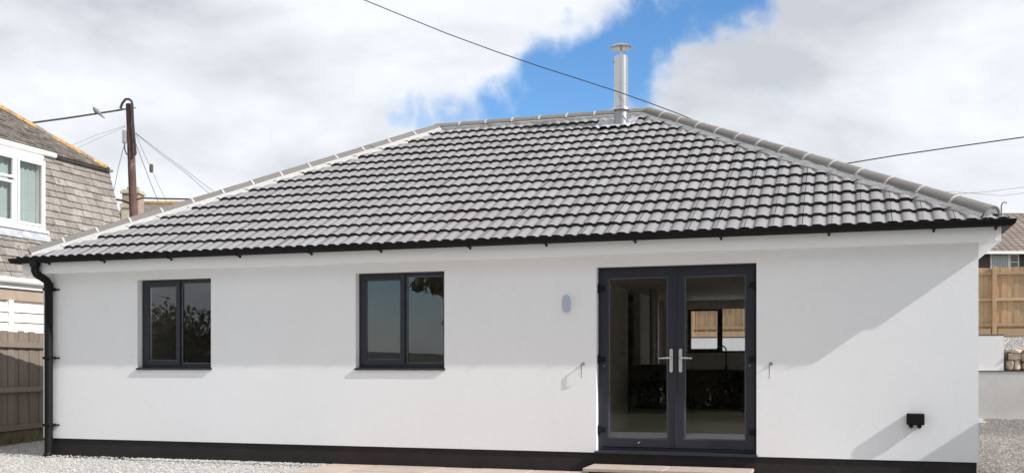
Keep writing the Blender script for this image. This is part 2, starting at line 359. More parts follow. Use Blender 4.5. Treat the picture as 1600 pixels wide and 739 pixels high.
# door step
st = tag(empty('door_step'), 'low step of two pink paving slabs below the glazed double door', 'step')
MB().box(-2.70, -.99, -.50, -.018, .046, .098).build('riser', 'plinth', st)
for a, b in ((-2.755, -1.877), (-1.862, -.955)): MB().box(a, b, -.56, -.02, .10, .138).build('step_slab', 'slab', st, bevel=.006)
MB().box(-1.877, -1.862, -.555, -.025, .101, .134).build('joint', 'pointing', st)

# loose gravel
def gravel(name, regions, mk, label, r0=.006, r1=.014):
    P = []
    for (n, fn) in regions: P += fn(n)
    P = np.array(P); n = len(P)
    base = np.array([(1,0,0),(0,1,0),(-1,0,0),(0,-1,0),(0,0,.8),(0,0,-.6)])
    th = rng.uniform(0, 6.28, n); sc = rng.uniform(r0, r1, n)[:, None]*rng.uniform(.6, 1.3, (n, 3))*np.array([1, 1, .8])
    B = base[None]*rng.uniform(.75, 1.2, (n, 6, 1))
    X = B[..., 0]*np.cos(th)[:, None]-B[..., 1]*np.sin(th)[:, None]; Y = B[..., 0]*np.sin(th)[:, None]+B[..., 1]*np.cos(th)[:, None]; Z = B[..., 2]+B[..., 0]*rng.uniform(-.5, .5, (n, 1))
    V = np.stack([X, Y, Z], -1)*sc[:, None, :]+P[:, None, :]
    F = np.array([(0,1,4),(1,2,4),(2,3,4),(3,0,4),(1,0,5),(2,1,5),(3,2,5),(0,3,5)])
    F = (F[None]+6*np.arange(n)[:, None, None]).reshape(-1, 3)
    o = stuffmesh(name, V.reshape(-1, 3).tolist(), F.tolist(), [mk]); return tag(o, label, 'gravel', kind='stuff')
def reg(x0, x1, y0, y1, zf=lambda x, y: .006):
    def fn(n):
        out = []
        for _ in range(n):
            x = random.uniform(x0, x1); y = random.uniform(y0, y1); out.append((x, y, zf(x, y)+random.uniform(-.003, .008)))
        return out
    return fn
def reg_right(n):
    out = []
    for _ in range(n):
        y = random.uniform(-.3, 15.2)**1.0; xe = .149*(y+11.6)+.35; x = random.uniform(1.33, xe); out.append((x, y, .006+random.uniform(-.003, .008)))
    return out
def bank_left(x, y): return .012+.02*max(0, 1-abs(y)/.25)
gravel('gravel', [(24000, reg(-13.4, -6.13, -2.3, -.02, bank_left)), (7500, reg(-13.2, -10.62, 0, 3.4)), (1500, reg(-9, -6.13, -.25, -.02, lambda x, y: .03))], 'stone', 'pale loose gravel along the foot of the white wall')
gravel('gravel', [(16000, reg_right)], 'stone_dull', 'dull grey gravel on the side path by the end wall', .008, .024)

# ------------------------------------------------------------------ the bungalow
Z_PL, Z_SOF, EAVE_D, EAVE_Z, TAN = .266, 2.525, .24, 2.705, .5475
RUN = (WY1-WY0)/2+EAVE_D; PITCH = math.atan(TAN); cp, sp = math.cos(PITCH), math.sin(PITCH)
RIDGE_Z = EAVE_Z+RUN*TAN
house = tag(empty('bungalow'), 'white rendered bungalow with a grey tiled hipped roof and dark window frames', 'house')
DOOR = (-2.731, -.931, .255, 2.396)
WIN = [(-9.03, -7.885, 1.215, 2.411), (-5.797, -4.611, 1.215, 2.411)]
BACKWIN = (-2.92, -1.66, 1.46, 2.40)
ADDED_REAR_WINDOW = (-1.35, .95, .60, 2.42)  # unseen window, added to let more daylight into the kitchen
T = .30
def wall_grid(m, u0, u1, z0, z1, holes, place):
    """wall with openings; place(u, d, z) gives the point, d = depth into the wall"""
    us = sorted({u0, u1, *[h[0] for h in holes], *[h[1] for h in holes]}); zs = sorted({z0, z1, *[h[2] for h in holes], *[h[3] for h in holes]})
    hole = lambda a, b: any(h[0] <= a < h[1] and h[2] <= b < h[3] for h in holes)
    for i in range(len(us)-1):
        for j in range(len(zs)-1):
            a, b, c, d = us[i], us[i+1], zs[j], zs[j+1]
            if hole((a+b)/2, (c+d)/2): continue
            for dep in (0, T): m.add([place(a,dep,c), place(b,dep,c), place(b,dep,d), place(a,dep,d)], [(0,1,2,3)])
    for h in holes:
        a, b, c, d = h
        for p, q in (((a,c),(a,d)), ((a,d),(b,d)), ((b,d),(b,c)), ((b,c),(a,c))):
            if p[1] == q[1] == z0: continue
            m.add([place(p[0],0,p[1]), place(q[0],0,q[1]), place(q[0],T,q[1]), place(p[0],T,p[1])], [(0,1,2,3)])
    return m
w = MB()
wall_grid(w, WX0, WX1, Z_PL, Z_SOF+.05, [(DOOR[0], DOOR[1], Z_PL, DOOR[3]), *WIN], lambda u, d, z: (u, d, z))
wall_grid(w, WX0, WX1, Z_PL, Z_SOF+.05, [BACKWIN, ADDED_REAR_WINDOW], lambda u, d, z: (u, WY1-d, z))
wall_grid(w, 0, WY1, Z_PL, Z_SOF+.05, [], lambda u, d, z: (WX0+d, u, z))
wall_grid(w, 0, WY1, Z_PL, Z_SOF+.05, [], lambda u, d, z: (WX1-d, u, z))
# underside of the render, a drip over the plinth
for a, b, c, d in ((WX0, DOOR[0], 0, T), (DOOR[1], WX1, 0, T), (WX0, WX1, WY1-T, WY1)): w.add([(a,c,Z_PL),(b,c,Z_PL),(b,d,Z_PL),(a,d,Z_PL)], [(0,1,2,3)])
for a, b in ((WX0, WX0+T), (WX1-T, WX1)): w.add([(a,T,Z_PL),(b,T,Z_PL),(b,WY1-T,Z_PL),(a,WY1-T,Z_PL)], [(0,1,2,3)])
wall = w.build('wall', 'render', house)
p = MB(); e = .016
p.box(WX0+e, WX1-e, e, WY1-e, -.05, Z_PL-.004)
p.build('plinth', 'plinth', house)

def ring(m, prof, mi=0):
    """sweep a closed profile of (outward offset, z) round the four walls with mitred corners"""
    k = len(prof); o = len(m.v)
    for sx, sy in ((0,0),(1,0),(1,1),(0,1)):
        for d, z in prof: m.v.append(((WX1+d) if sx else (WX0-d), (WY1+d) if sy else (WY0-d), z))
    for c in range(4):
        for i in range(k): m.f.append((o+c*k+i, o+c*k+(i+1)%k, o+((c+1)%4)*k+(i+1)%k, o+((c+1)%4)*k+i)); m.mi.append(mi)
    return m
fas = ring(MB(), [(.165, Z_SOF-.008), (.19, Z_SOF-.008), (.19, 2.715), (.165, 2.715)]).build('fascia', 'trim', house)
for x in (1.44,): MB().box(x-.004, x+.004, -.1925, -.1895, Z_SOF-.006, 2.70).build('fascia_joint', 'gasket' if x < 1 else 'trim', fas)
ring(MB(), [(-.02, Z_SOF), (.166, Z_SOF), (.166, Z_SOF+.012), (-.02, Z_SOF+.012)]).build('soffit', 'trim', house)
# half-round gutter with a lip
gp = []; gc, gz, ro, ri = .255, 2.715, .060, .054
for k in range(9): a = math.pi+math.pi*k/8; gp.append((gc+ro*math.cos(a), gz+ro*math.sin(a)))
gp += [(gc+ro+.004, gz+.004), (gc+ro+.002, gz+.010), (gc+ri-.002, gz+.008)]
for k in range(8, -1, -1): a = math.pi+math.pi*k/8; gp.append((gc+ri*math.cos(a), gz+ri*math.sin(a)))
gut = ring(MB(), gp).build('gutter', 'black', house)
for x in (-10.3, -9.398, -8.349, -7.321, -6.3, -5.354, -4.205, -3.271, -2.237, -1.291, -.167, .859, 1.44):
    b = MB(); pr = []
    for k in range(7): a = math.pi+math.pi*k/6; pr.append((gc+(ro+.006)*math.cos(a), gz+(ro+.006)*math.sin(a)))
    for i in range(6):
        (d0, z0), (d1, z1) = pr[i], pr[i+1]
        b.obox((x, -(d0+d1)/2, (z0+z1)/2), (.016,0,0), (0,-(d1-d0)/2,(z1-z0)/2), Vector((0,-(z1-z0),-(d1-d0))).normalized()*.003)
    b.box(x-.010, x+.010, -.210, -.188, 2.630, 2.665)
    b.build('gutter_bracket', 'black', gut)
# downpipe with a swan neck
dx = -10.425
dp = MB().tube([(-10.49,-.255,2.67), (-10.49,-.255,2.545), (-10.485,-.24,2.515), (dx-.01,-.10,2.43), (dx,-.075,2.39), (dx,-.075,.10), (dx,-.085,.05), (dx,-.11,.02)], .054, 14).build('downpipe', 'black', house, smooth=True)
for z in (2.31, 1.37, .45): 
    MB().box(dx-.058, dx+.058, -.132, -.003, z-.018, z+.018).box(dx+.058, dx+.125, -.02, -.003, z-.01, z+.01).build('pipe_clip', 'black', dp, bevel=.004)
MB().lathe([(.058,-.04),(.062,-.04),(.062,.04),(.058,.04)], (dx,-.075,2.36), 16).build('pipe_socket', 'black', dp, smooth=True)
MB().tube([(-10.49,-.255,2.69),(-10.49,-.255,2.61)], .068, 16).build('gutter_outlet', 'black', dp, smooth=True)

# ---- roof deck, tiles
ec = EAVE_D-.06
def rp_(x, y, dz=-.07): 
    return (x, y, dz)
X0, X1, Y0, Y1 = WX0-EAVE_D+.05, WX1+EAVE_D-.05, WY0-EAVE_D+.05, WY1+EAVE_D-.05
hz0 = EAVE_Z-.045+.05*TAN; rr_ = (Y1-Y0)/2; hz1 = hz0+rr_*TAN; ym = (Y0+Y1)/2
roof = MB().add([(X0,Y0,hz0),(X1,Y0,hz0),(X1,Y1,hz0),(X0,Y1,hz0),(X0+rr_,ym,hz1),(X1-rr_,ym,hz1)],
                [(0,1,5,4),(1,2,5),(2,3,4,5),(3,0,4),(0,3,2,1)]).build('roof', 'deck', house)
GAUGE, COVER, NC = RUN/cp/15.0, .30, 15
PROF = [(.0025,.018),(.036,.0175),(.064,.002),(.098,.002),(.106,.0165),(.150,.019),(.186,.0175),(.214,.002),(.248,.002),(.256,.0165),(.2975,.019)]
LIFT = .036
def tile_bm():
    b = bmesh.new(); rows = []
    for v, lift in ((0, LIFT), (GAUGE+.05, -.004)): rows.append([b.verts.new((u, v, w+lift)) for u, w in PROF])
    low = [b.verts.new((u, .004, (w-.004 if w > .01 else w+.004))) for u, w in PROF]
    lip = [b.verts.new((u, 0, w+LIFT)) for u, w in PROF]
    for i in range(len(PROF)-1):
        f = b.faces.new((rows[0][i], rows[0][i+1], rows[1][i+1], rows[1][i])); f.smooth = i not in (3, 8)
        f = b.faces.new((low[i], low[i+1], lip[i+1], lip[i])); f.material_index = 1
    return b
b0 = tile_bm(); tile_me = bpy.data.meshes.new('roof_tile'); b0.to_mesh(tile_me); b0.free()
for k in ('tile', 'tile_edge'): tile_me.materials.append(M[k])
EX0, EX1, EY0, EY1 = WX0-EAVE_D, WX1+EAVE_D, WY0-EAVE_D, WY1+EAVE_D
slopes = [((EX0,EY0),(1,0),(0,1),EX1-EX0), ((EX1,EY0),(0,1),(-1,0),EY1-EY0), ((EX1,EY1),(-1,0),(0,-1),EX1-EX0), ((EX0,EY1),(0,-1),(1,0),EY1-EY0)]
cams = Vector((0,-CAM_D,CAM_Z))
front, stuff = [], []
rt = random.Random(5)
for k, (o, du, dn, Ln) in enumerate(slopes):
    ncol = int(Ln/COVER)+1; shift = (Ln-ncol*COVER)/2
    for r in range(NC):
        for c in range(ncol):
            u0 = shift+c*COVER; v0 = r*GAUGE
            d0, d1 = v0*cp, (v0+GAUGE)*cp
            if u0+COVER-.02 < d0+.03 or Ln-u0-.02 < d0+.03: continue
            cut = (u0 < d1+.08) or (Ln-u0-COVER < d1+.08) 
            mtx = Matrix(((du[0], dn[0]*cp, -dn[0]*sp, o[0]+du[0]*u0+dn[0]*v0*cp), (du[1], dn[1]*cp, -dn[1]*sp, o[1]+du[1]*u0+dn[1]*v0*cp),
                          (0, sp, cp, EAVE_Z+v0*sp), (0,0,0,1)))
            if r == NC-1: cut = True
            me = None
            if cut:
                b = tile_bm(); m_ = .035
                def bis(b, co, no):
                    bmesh.ops.bisect_plane(b, geom=b.verts[:]+b.edges[:]+b.faces[:], plane_co=co, plane_no=no, clear_outer=True)
                bis(b, (v0*cp+m_-u0, 0, 0), (-1, cp, -sp)); bis(b, (Ln-u0-v0*cp-m_, 0, 0), (1, cp, -sp))
                if r == NC-1: bis(b, (0, GAUGE-.06, 0), (0, 1, 0))
                if len(b.faces) == 0: b.free(); continue
                if sum(f.calc_area() for f in b.faces) < .004: b.free(); continue
                me = b
            # flue opening: tiles stay under the flashing
            jit = Matrix.Rotation(rt.uniform(-.004,.004), 4, 'Z') @ Matrix.Rotation(rt.uniform(-.006,.006), 4, 'Y')
            jit.translation = (rt.uniform(-.0015,.0015), rt.uniform(-.004,.004), rt.uniform(-.002,.003))
            full = mtx @ jit
            if k == 0: front.append(((full.translation-cams).length, full, me))
            else: stuff.append((full, me))
front.sort(key=lambda q: q[0])
for q, (dd, full, b) in enumerate(front):
    if q < 300:
        me = tile_me
        if b is not None:
            me = bpy.data.meshes.new('roof_tile'); b.to_mesh(me); b.free(); me.materials.append(M['tile']); me.materials.append(M['tile_edge'])
        t = bpy.data.objects.new('roof_tile', me); C.objects.link(t); t.parent = roof; t.matrix_world = full; t.matrix_basis = full
    else: stuff.append((full, b))
big = bmesh.new()
for full, b in stuff:
    if b is None: b = tile_bm()
    b.transform(full); tmp = bpy.data.meshes.new('t'); b.to_mesh(tmp); b.free(); big.from_mesh(tmp); bpy.data.meshes.remove(tmp)
tm = bpy.data.meshes.new('roof_tile_field'); big.to_mesh(tm); big.free(); tm.materials.append(M['tile_stuff']); tm.materials.append(M['tile_edge'])
tf = bpy.data.objects.new('roof_tile_field', tm); C.objects.link(tf); tf.parent = roof; tag(tf, kind='stuff')

# ---- hip and ridge tiles, mortar
def cap_mesh(L, r=.125, spread=math.radians(70), th=.016, n=8):
    m = MB()
    for y, rr in ((0, r), (L, r*.97)):
        for s, rad in ((0, rr), (1, rr-th)):
            for k in range(n+1):
                a = -spread+2*spread*k/n; m.v.append((rad*math.sin(a), y, rad*math.cos(a)-r+.0))
    q = n+1
    for k in range(n):
        m.f += [(k, k+1, 2*q+k+1, 2*q+k), (q+k+1, q+k, 3*q+k, 3*q+k+1), (k+1, k, q+k, q+k+1), (2*q+k, 2*q+k+1, 3*q+k+1, 3*q+k)]
    m.f += [(0, 2*q, 3*q, q), (n, q+n, 3*q+n, 2*q+n)]; m.mi = [0]*len(m.f); return m
def cap_run(A, B, name, count, mortar, join_first=True):
    A, B = Vector(A), Vector(B); Y = (B-A).normalized(); X = Y.cross(Vector((0,0,1))).normalized(); Z = X.cross(Y)
    L = (B-A).length/count; base = None
    for i in range(count):
        mt = Matrix((X, Y, Z)).transposed().to_4x4(); mt.translation = A+Y*(L*i)+Z*.0
        if base is None: base = cap_mesh(L-.012); o = base.build(name, 'hip', roof, smooth=True); me = o.data
        else: o = bpy.data.objects.new(name, me); C.objects.link(o); o.parent = roof
        o.matrix_basis = mt @ Matrix.Rotation(random.uniform(-.008, .008), 4, 'X')
        if i:
            jm = MB(); q = []
            for y in (-.018, .012):
                for k in range(9): a = math.radians(-72+18*k); q.append(A+Y*(L*i+y)+X*(.1275*math.sin(a))+Z*(.1275*math.cos(a)-.125))
            for y in (-.018, .012):
                for k in range(9): a = math.radians(-72+18*k); q.append(A+Y*(L*i+y)+X*(.10*math.sin(a))+Z*(.10*math.cos(a)-.125))
            fs = []
            for k in range(8): fs += [(k,k+1,9+k+1,9+k), (k,18+k,19+k,k+1), (9+k,10+k,28+k,27+k)]
            jm.add(q, fs).build('mortar_joint', 'mortar', roof)
    return X, Y, Z
HT = .068   # top of hip tile above the roof plane line
def on_hip(cx, cy, sx, sy, d, h): return (cx+sx*d, cy+sy*d, EAVE_Z+d*TAN+h)
hips = []
for cx, cy, sx, sy in ((EX0,EY0,1,1), (EX1,EY0,-1,1), (EX1,EY1,-1,-1), (EX0,EY1,1,-1)):
    cap_run(on_hip(cx,cy,sx,sy,.10,HT+.055), on_hip(cx,cy,sx,sy,RUN-.06,HT+.055), 'hip_tile', 14, 'mortar')
    e0 = Vector(on_hip(cx,cy,sx,sy,.105,HT+.055)); Yd = (Vector(on_hip(cx,cy,sx,sy,1,0))-Vector(on_hip(cx,cy,sx,sy,0,0))).normalized(); Xd = Yd.cross(Vector((0,0,1))).normalized(); Zd = Xd.cross(Yd); pe = MB()
    arc = [(.112*math.sin(math.radians(-70+14*k)), .112*math.cos(math.radians(-70+14*k))-.125) for k in range(11)]+[(.15,-.19),(-.15,-.19)]
    pe.add([e0+Xd*a+Zd*b for a, b in arc]+[e0+Yd*.08+Xd*a+Zd*b for a, b in arc], [tuple(range(13)), *[(k,(k+1)%13,13+(k+1)%13,13+k) for k in range(13)]]).build('hip_end', 'mortar_grey', roof)
    # irregular bedding mortar on both sides of the hip
    for side in (0, 1):
        m = MB(); nseg = 46; rs = random.Random(side*7+int(cx)*3+int(cy))
        for i in range(nseg+1):
            d = .13+(RUN-.18)*i/nseg
            # outward along the slope, away from the hip line
            wdt = .180+rs.uniform(-.015, .03)
            pxn, pyn = ((sx*.7071, -sy*.7071) if side == 0 else (-sx*.7071, sy*.7071))
            px_, py_, pz_ = on_hip(cx,cy,sx,sy,d,0)
            for pw, hz in ((.100, .046), (.130, .018+rs.uniform(-.006,.006)), (wdt, -.387*wdt+.045+rs.uniform(-.004,.006)), (wdt+.012, -.387*wdt-.01)): m.v.append((px_+pxn*pw, py_+pyn*pw, pz_+hz))
        for i in range(nseg):
            for j in range(3): a = i*4+j; m.f.append((a, a+1, a+5, a+4)); m.mi.append(0)
        m.build('hip_mortar', 'mortar' if cx < -5 else 'mortar_grey', roof, smooth=False)  # sun and shade put into the colour: pale left hips, grey right hips
RX0, RX1, RY = EX0+RUN, EX1-RUN, (EY0+EY1)/2
cap_run((RX0-.10, RY, RIDGE_Z+.105), (RX1+.10, RY, RIDGE_Z+.105), 'ridge_tile', 8, 'mortar')
for s in (-1, 1):
    m = MB(); nseg = 24; rs = random.Random(s+4)
    for i in range(nseg+1):
        x = RX0+(RX1-RX0)*i/nseg; dd = .13+rs.uniform(-.01,.02)
        m.v += [(x, RY+s*.06, RIDGE_Z+.06), (x, RY+s*dd, RIDGE_Z+.035-dd*TAN+.03), (x, RY+s*(dd+.015), RIDGE_Z-dd*TAN-.01)]
    for i in range(nseg):
        for j in range(2): a = i*3+j; m.f.append((a,a+1,a+4,a+3)); m.mi.append(0)
    m.build('ridge_mortar', 'mortar_grey', roof)
# hip iron at the near eaves corner
for cx, sx in ((EX1, -1), (EX0, 1)):
    hk = MB(); a = Vector((cx+sx*.05, EY0+.05, EAVE_Z+.02)); pts = [a, a+Vector((0,0,.10)), a+Vector((0,0,.15)), a+Vector((-sx*.012,-.01,.175)), a+Vector((-sx*.03,-.02,.18)), a+Vector((-sx*.045,-.03,.165))]
    hk.tube(pts, .007, 6); hk.build('hip_iron', 'steel_dull', roof, smooth=True)

# ---- flue
FX, FY = -3.225, 3.72; fz = EAVE_Z+(FY+EAVE_D)*TAN
flue = MB().lathe([(.104,.26),(.104,.62),(.107,.62),(.107,.645),(.104,.645),(.104,1.01),(.098,1.01),(.098,1.055)], (FX,FY,fz), 28).build('flue', 'steel', house, smooth=True)
MB().lathe([(.116,-.2),(.110,.12),(.106,.24)], (FX,FY,fz), 24).build('flue_boot', 'steel_dull', flue, smooth=True)
MB().lathe([(.105,.232),(.150,.232),(.146,.255),(.105,.285)], (FX,FY,fz), 24).build('storm_collar', 'steel', flue, smooth=True)
MB().lathe([(.014,1.05),(.014,1.21)], (FX,FY,fz), 8).build('cowl_stem', 'steel', flue)
MB().lathe([(.06,1.196),(.168,1.176),(.171,1.184),(.12,1.218),(.06,1.238),(.002,1.246)], (FX,FY,fz), 28).build('cowl', 'steel', flue, smooth=True)
MB().box(FX-.118,FX-.100,FY-.02,FY+.01,fz+.965,fz+.99).build('band_clip', 'steel_dull', flue)
ms = MB(); fnx, fny = 24, 6
for j in range(fny+1):
    for i in range(fnx+1):
        u = -.36+.60*i/fnx; v = -.22+.42*j/fny
        um = (FX+u-EX0-((EX1-EX0)-42*COVER)/2) % .15
        prof = .030 if (um < .05 or um > .10) else .006
        fall = min(1, max(0, (abs(u)-.13)/.1))
        edge = .0 if j else -.006
        hh = .058*(1-fall)+(LIFT+prof)*fall + edge
        if j == 0: hh = LIFT+prof+.012
        ms.v.append((FX+u+random.uniform(-.004,.004), FY+v*cp-hh*sp, fz+v*sp+hh*cp+.004))
for j in range(fny):
    for i in range(fnx): a = j*(fnx+1)+i; ms.f.append((a,a+1,a+fnx+2,a+fnx+1)); ms.mi.append(0)
ms.build('flue_flashing', 'lead', roof, smooth=True)

# ---- windows
def ring_pane(parent, x0, x1, z0, z1, y):
    MB().box(x0, x1, y, y+.006, z0, z1).build('pane', 'glass', parent)
def window(x0, x1, z0, z1, y, name='window', back=False):
    f = MB(); xm = x0+(x1-x0)*.522
    if back: MB().frame(x0-.05, x1+.05, z0-.05, z1+.04, .10, WY1-T-.012, WY1-T-.002).build('architrave', 'plaster', house)
    f.frame(x0, x1, z0+.03, z1, .048, y, y+.07, ch=.006)
    f.box(xm-.022, xm+.022, y+.002, y+.068, z0+.078, z1-.048)
    o = f.build(name, 'anthracite', house)
    # opening sash, proud of the frame
    s = MB().frame(x0+.028, xm+.006, z0+.058, z1-.022, .062, y-.018, y+.05, ch=.008).build('sash', 'anthracite', o)
    MB().frame(x0+.088, xm-.054, z0+.118, z1-.082, .011, y+.004, y+.014).build('sash_bead', 'gasket', o)
    ring_pane(o, x0+.090, xm-.056, z0+.120, z1-.084, y+.016)
    MB().frame(xm+.020, x1-.046, z0+.076, z1-.046, .013, y+.008, y+.02).build('glazing_bead', 'gasket', o)
    ring_pane(o, xm+.022, x1-.048, z0+.078, z1-.048, y+.022)
    if not back:
        MB().box(x0+.12, xm-.07, y-.030, y-.0181, z1-.075, z1-.058).build('trickle_vent', 'anthracite', o, bevel=.003)
        sil = MB(); a, b = x0-.006, x1+.012
        sil.add([(a,-.024,z0-.006),(b,-.024,z0-.006),(b,-.024,z0+.018),(a,-.024,z0+.018),(a,y,z0+.029),(b,y,z0+.029),(a,y,z0+.003),(b,y,z0+.003)], [(0,1,2,3),(3,2,5,4),(0,6,7,1),(0,3,4,6),(1,7,5,2),(6,4,5,7)])
        sil.build('sill', 'anthracite', o)
    return o
for q in WIN: window(*q, .105)
window(*BACKWIN, WY1-.18, back=True); window(*ADDED_REAR_WINDOW, WY1-.18, back=True)

# ---- glazed double door
DY = .10
x0, x1, z0, z1 = DOOR[0], DOOR[1], .298, DOOR[3]
dm = MB().frame(x0, x1, z0, z1, .042, DY, DY+.07, wb=.03, ch=.005)
door = dm.build('glazed_door', 'anthracite', house)
xm = (x0+x1)/2
th_ = MB().add([(x0-.012,-.05,.262),(x1+.012,-.05,.262),(x1+.012,-.05,.284),(x0-.012,-.05,.284),(x0-.012,DY+.05,.297),(x1+.012,DY+.05,.297),(x0-.012,DY+.05,.262),(x1+.012,DY+.05,.262)], [(0,1,2,3),(3,2,5,4),(0,6,7,1),(0,3,4,6),(1,7,5,2),(6,4,5,7)]).build('threshold', 'anthracite', door)
for s in (0, 1):
    a, b = (x0+.034, xm-.004) if s == 0 else (xm+.010, x1-.034)
    MB().frame(a, b, z0+.036, z1-.034, .090, DY-.016, DY+.052, wb=.098, ch=.007).build('door_leaf', 'anthracite', door)
    MB().frame(a+.088, b-.088, z0+.132, z1-.122, .013, DY+.006, DY+.018).build('glazing_bead', 'gasket', door)
    ring_pane(door, a+.090, b-.090, z0+.134, z1-.124, DY+.02)
    hx = b-.046 if s == 0 else a+.046; dr = -1 if s == 0 else 1
    pl = MB(); n_ = 8; pts = []
    for k in range(n_+1): t_ = math.pi*k/n_; pts.append((hx+.0185*math.cos(t_), 1.437+.0185*math.sin(t_)))
    for k in range(n_+1): t_ = math.pi+math.pi*k/n_; pts.append((hx+.0185*math.cos(t_), 1.206+.0185*math.sin(t_)))
    q = len(pts); pl.add([(x,DY-.026,z) for x,z in pts]+[(x,DY-.0165,z) for x,z in pts], [tuple(range(q)), *[(i,(i+1)%q,q+(i+1)%q,q+i) for i in range(q)]])
    pl.tube([(hx,DY-.02,1.352),(hx,DY-.05,1.352),(hx+dr*.012,DY-.064,1.352),(hx+dr*.05,DY-.068,1.351),(hx+dr*.135,DY-.066,1.346)], [.011,.011,.0105,.010,.0075], 10)
    pl.tube([(hx,DY-.031,1.255),(hx,DY-.024,1.255)], .008, 8)
    pl.build('handle', 'satin', door, smooth=True)
    ox = x0+.010 if s == 0 else x1-.010
    for z in (2.155, 1.335, .525):
        h = MB().box(min(ox, ox-dr*.0)-(.012 if s == 0 else .075), ox+(.075 if s == 0 else .012), DY-.040, DY-.0165, z-.028, z+.028)
        h.tube([(ox,DY-.034,z-.05),(ox,DY-.034,z+.05)], .014, 8); h.build('hinge', 'black', door, bevel=.004)
    kx = a+.045 if s == 0 else b-.045
    MB().lathe([(.013,-.006),(.013,.006)], (0,0,0), 10).build('keeper_stud', 'steel', door).matrix_basis = Matrix.Translation((kx, DY-.024, 1.262)) @ Matrix.Rotation(math.pi/2, 4, 'X')
MB().box(xm-.006, xm+.012, DY-.027, DY-.0165, z0+.06, z1-.04).build('meeting_strip', 'anthracite', door, bevel=.004)
MB().obox((x0+.48, DY-.022, z0+.085), (.012,0,.010), (0,.006,0), (-.004,0,.005)).build('door_latch', 'steel', door, bevel=.002)

# ---- rooms behind the glass
rm = MB().box(WX0+T, WX1-T, T, WY1-T, .20, .285).build('floor', 'wood_floor', house)
MB().box(WX0+T, WX1-T, T, WY1-T, 2.50, 2.56).build('ceiling', 'plaster', house)
for a in ((-7.05, -6.93, T, WY1-T), (-3.47, -3.35, T, 4.85), (-3.47, -3.35, 5.9, WY1-T), (WX0+T, -3.47, 4.2, 4.32)): MB().box(*a, .286, 2.499).build('partition', 'plaster', house)
MB().box(-3.3499, -3.332, T, 4.85, .286, .40).build('skirting', 'trim', house)
kc = tag(empty('kitchen_counter'), 'dark kitchen base units and worktop seen through the glazed door', 'kitchen unit')
for i in range(3): MB().box(-3.30+i*.65, -3.30+i*.65+.642, 7.60, 8.165, .40, 1.155).build('unit_door', 'dark_wood', kc, bevel=.004)
MB().box(-3.31, -1.37, 7.64, 8.165, .286, .398).build('kick_board', 'dark_wood', kc)
MB().box(-3.32, -1.36, 7.56, 8.168, 1.158, 1.198).build('worktop', 'worktop', kc, bevel=.004)
tap = MB(); tx, ty = -2.12, 7.92; tp = [(tx,ty,1.20),(tx,ty,1.53)]+[(tx-.085+.085*math.cos(a), ty, 1.55+.085*math.sin(a)) for a in [math.pi*k/8 for k in range(9)]]+[(tx-.17,ty,1.49)]
tap.tube(tp, .013, 8).lathe([(.028,0),(.022,.05)], (tx,ty,1.199), 10)
tag(tap.build('kitchen_tap', 'black_iron', smooth=True), 'black arched swan neck tap in front of the rear kitchen window', 'tap')
sv = tag(empty('stove'), 'dark stove with a tall bright steel pipe inside the glazed door', 'stove')
MB().box(-3.28, -2.62, 4.75, 5.25, .288, 1.285).build('body', 'dark_wood', sv, bevel=.01)
MB().box(-3.20, -2.70, 4.735, 4.7495, .55, 1.05).build('door', 'black_iron', sv, bevel=.004)
MB().lathe([(.075,0),(.075,1.21)], (-2.95,5.0,1.287), 20).build('pipe', 'steel', sv, smooth=True)

# ---- fittings on the front wall
wl = tag(empty('wall_light'), 'small oval white bulkhead light on the wall beside the door', 'lamp')
def oval(rx, hz, y0, y1, c, inset):
    pts = []
    for k in range(25): a = math.pi*k/24; pts.append((rx*math.cos(a), hz-rx+rx*math.sin(a)))
    for k in range(25): a = math.pi+math.pi*k/24; pts.append((rx*math.cos(a), -hz+rx+rx*math.sin(a)))
    m = MB(); q = len(pts); sc = (rx-inset)/rx
    m.add([(c[0]+x,y0,c[1]+z) for x,z in pts]+[(c[0]+x,(y0*.4+y1*.6),c[1]+z) for x,z in pts]+[(c[0]+x*sc,y1,c[1]+z*(hz-inset)/hz) for x,z in pts], [tuple(reversed(range(q))), tuple(range(2*q,3*q)), *[(r*q+i,r*q+(i+1)%q,(r+1)*q+(i+1)%q,(r+1)*q+i) for r in range(2) for i in range(q)]]); return m
oval(.064, .114, -.001, -.045, (-3.072, 1.978), .006).build('base', 'trim', wl, smooth=True)
oval(.050, .100, -.0445, -.075, (-3.072, 1.978), .014).build('cover', 'lamp_white', wl, smooth=True)
for x, lab in ((-2.885, 'thin steel door hook hanging on the wall between lamp and door'), (-.775, 'thin steel door hook hanging on the wall beside the door, nearest the socket box')):
    h = tag(empty('door_hook'), lab, 'hook', 'hooks either side of the glazed door')
    MB().tube([(x,.0,1.285),(x,-.012,1.285),(x,-.0121,1.285),(x,-.034,1.280)], [.018,.018,.008,.008], 10).build('mount', 'steel_dull', h, smooth=True)
    MB().tube([(x-.012,-.032,1.285),(x-.016,-.034,1.26),(x-.016,-.034,1.155),(x-.022,-.032,1.140),(x-.018,-.026,1.130),(x-.006,-.024,1.133)], .006, 6).build('arm', 'steel', h, smooth=True)
sk = tag(empty('socket_box'), 'black weatherproof socket box low on the white wall', 'socket')
MB().box(.607, .782, -.088, -.002, .645, .765).build('cover', 'black', sk, bevel=.012)
for a in (.650, .733): 
    MB().box(a-.020, a+.020, -.078, -.02, .618, .6449).build('cable_entry', 'black', sk, bevel=.004); MB().tube([(a,-.05,.619),(a,-.05,.603)], .014, 10).build('gland', 'steel_dull', sk)

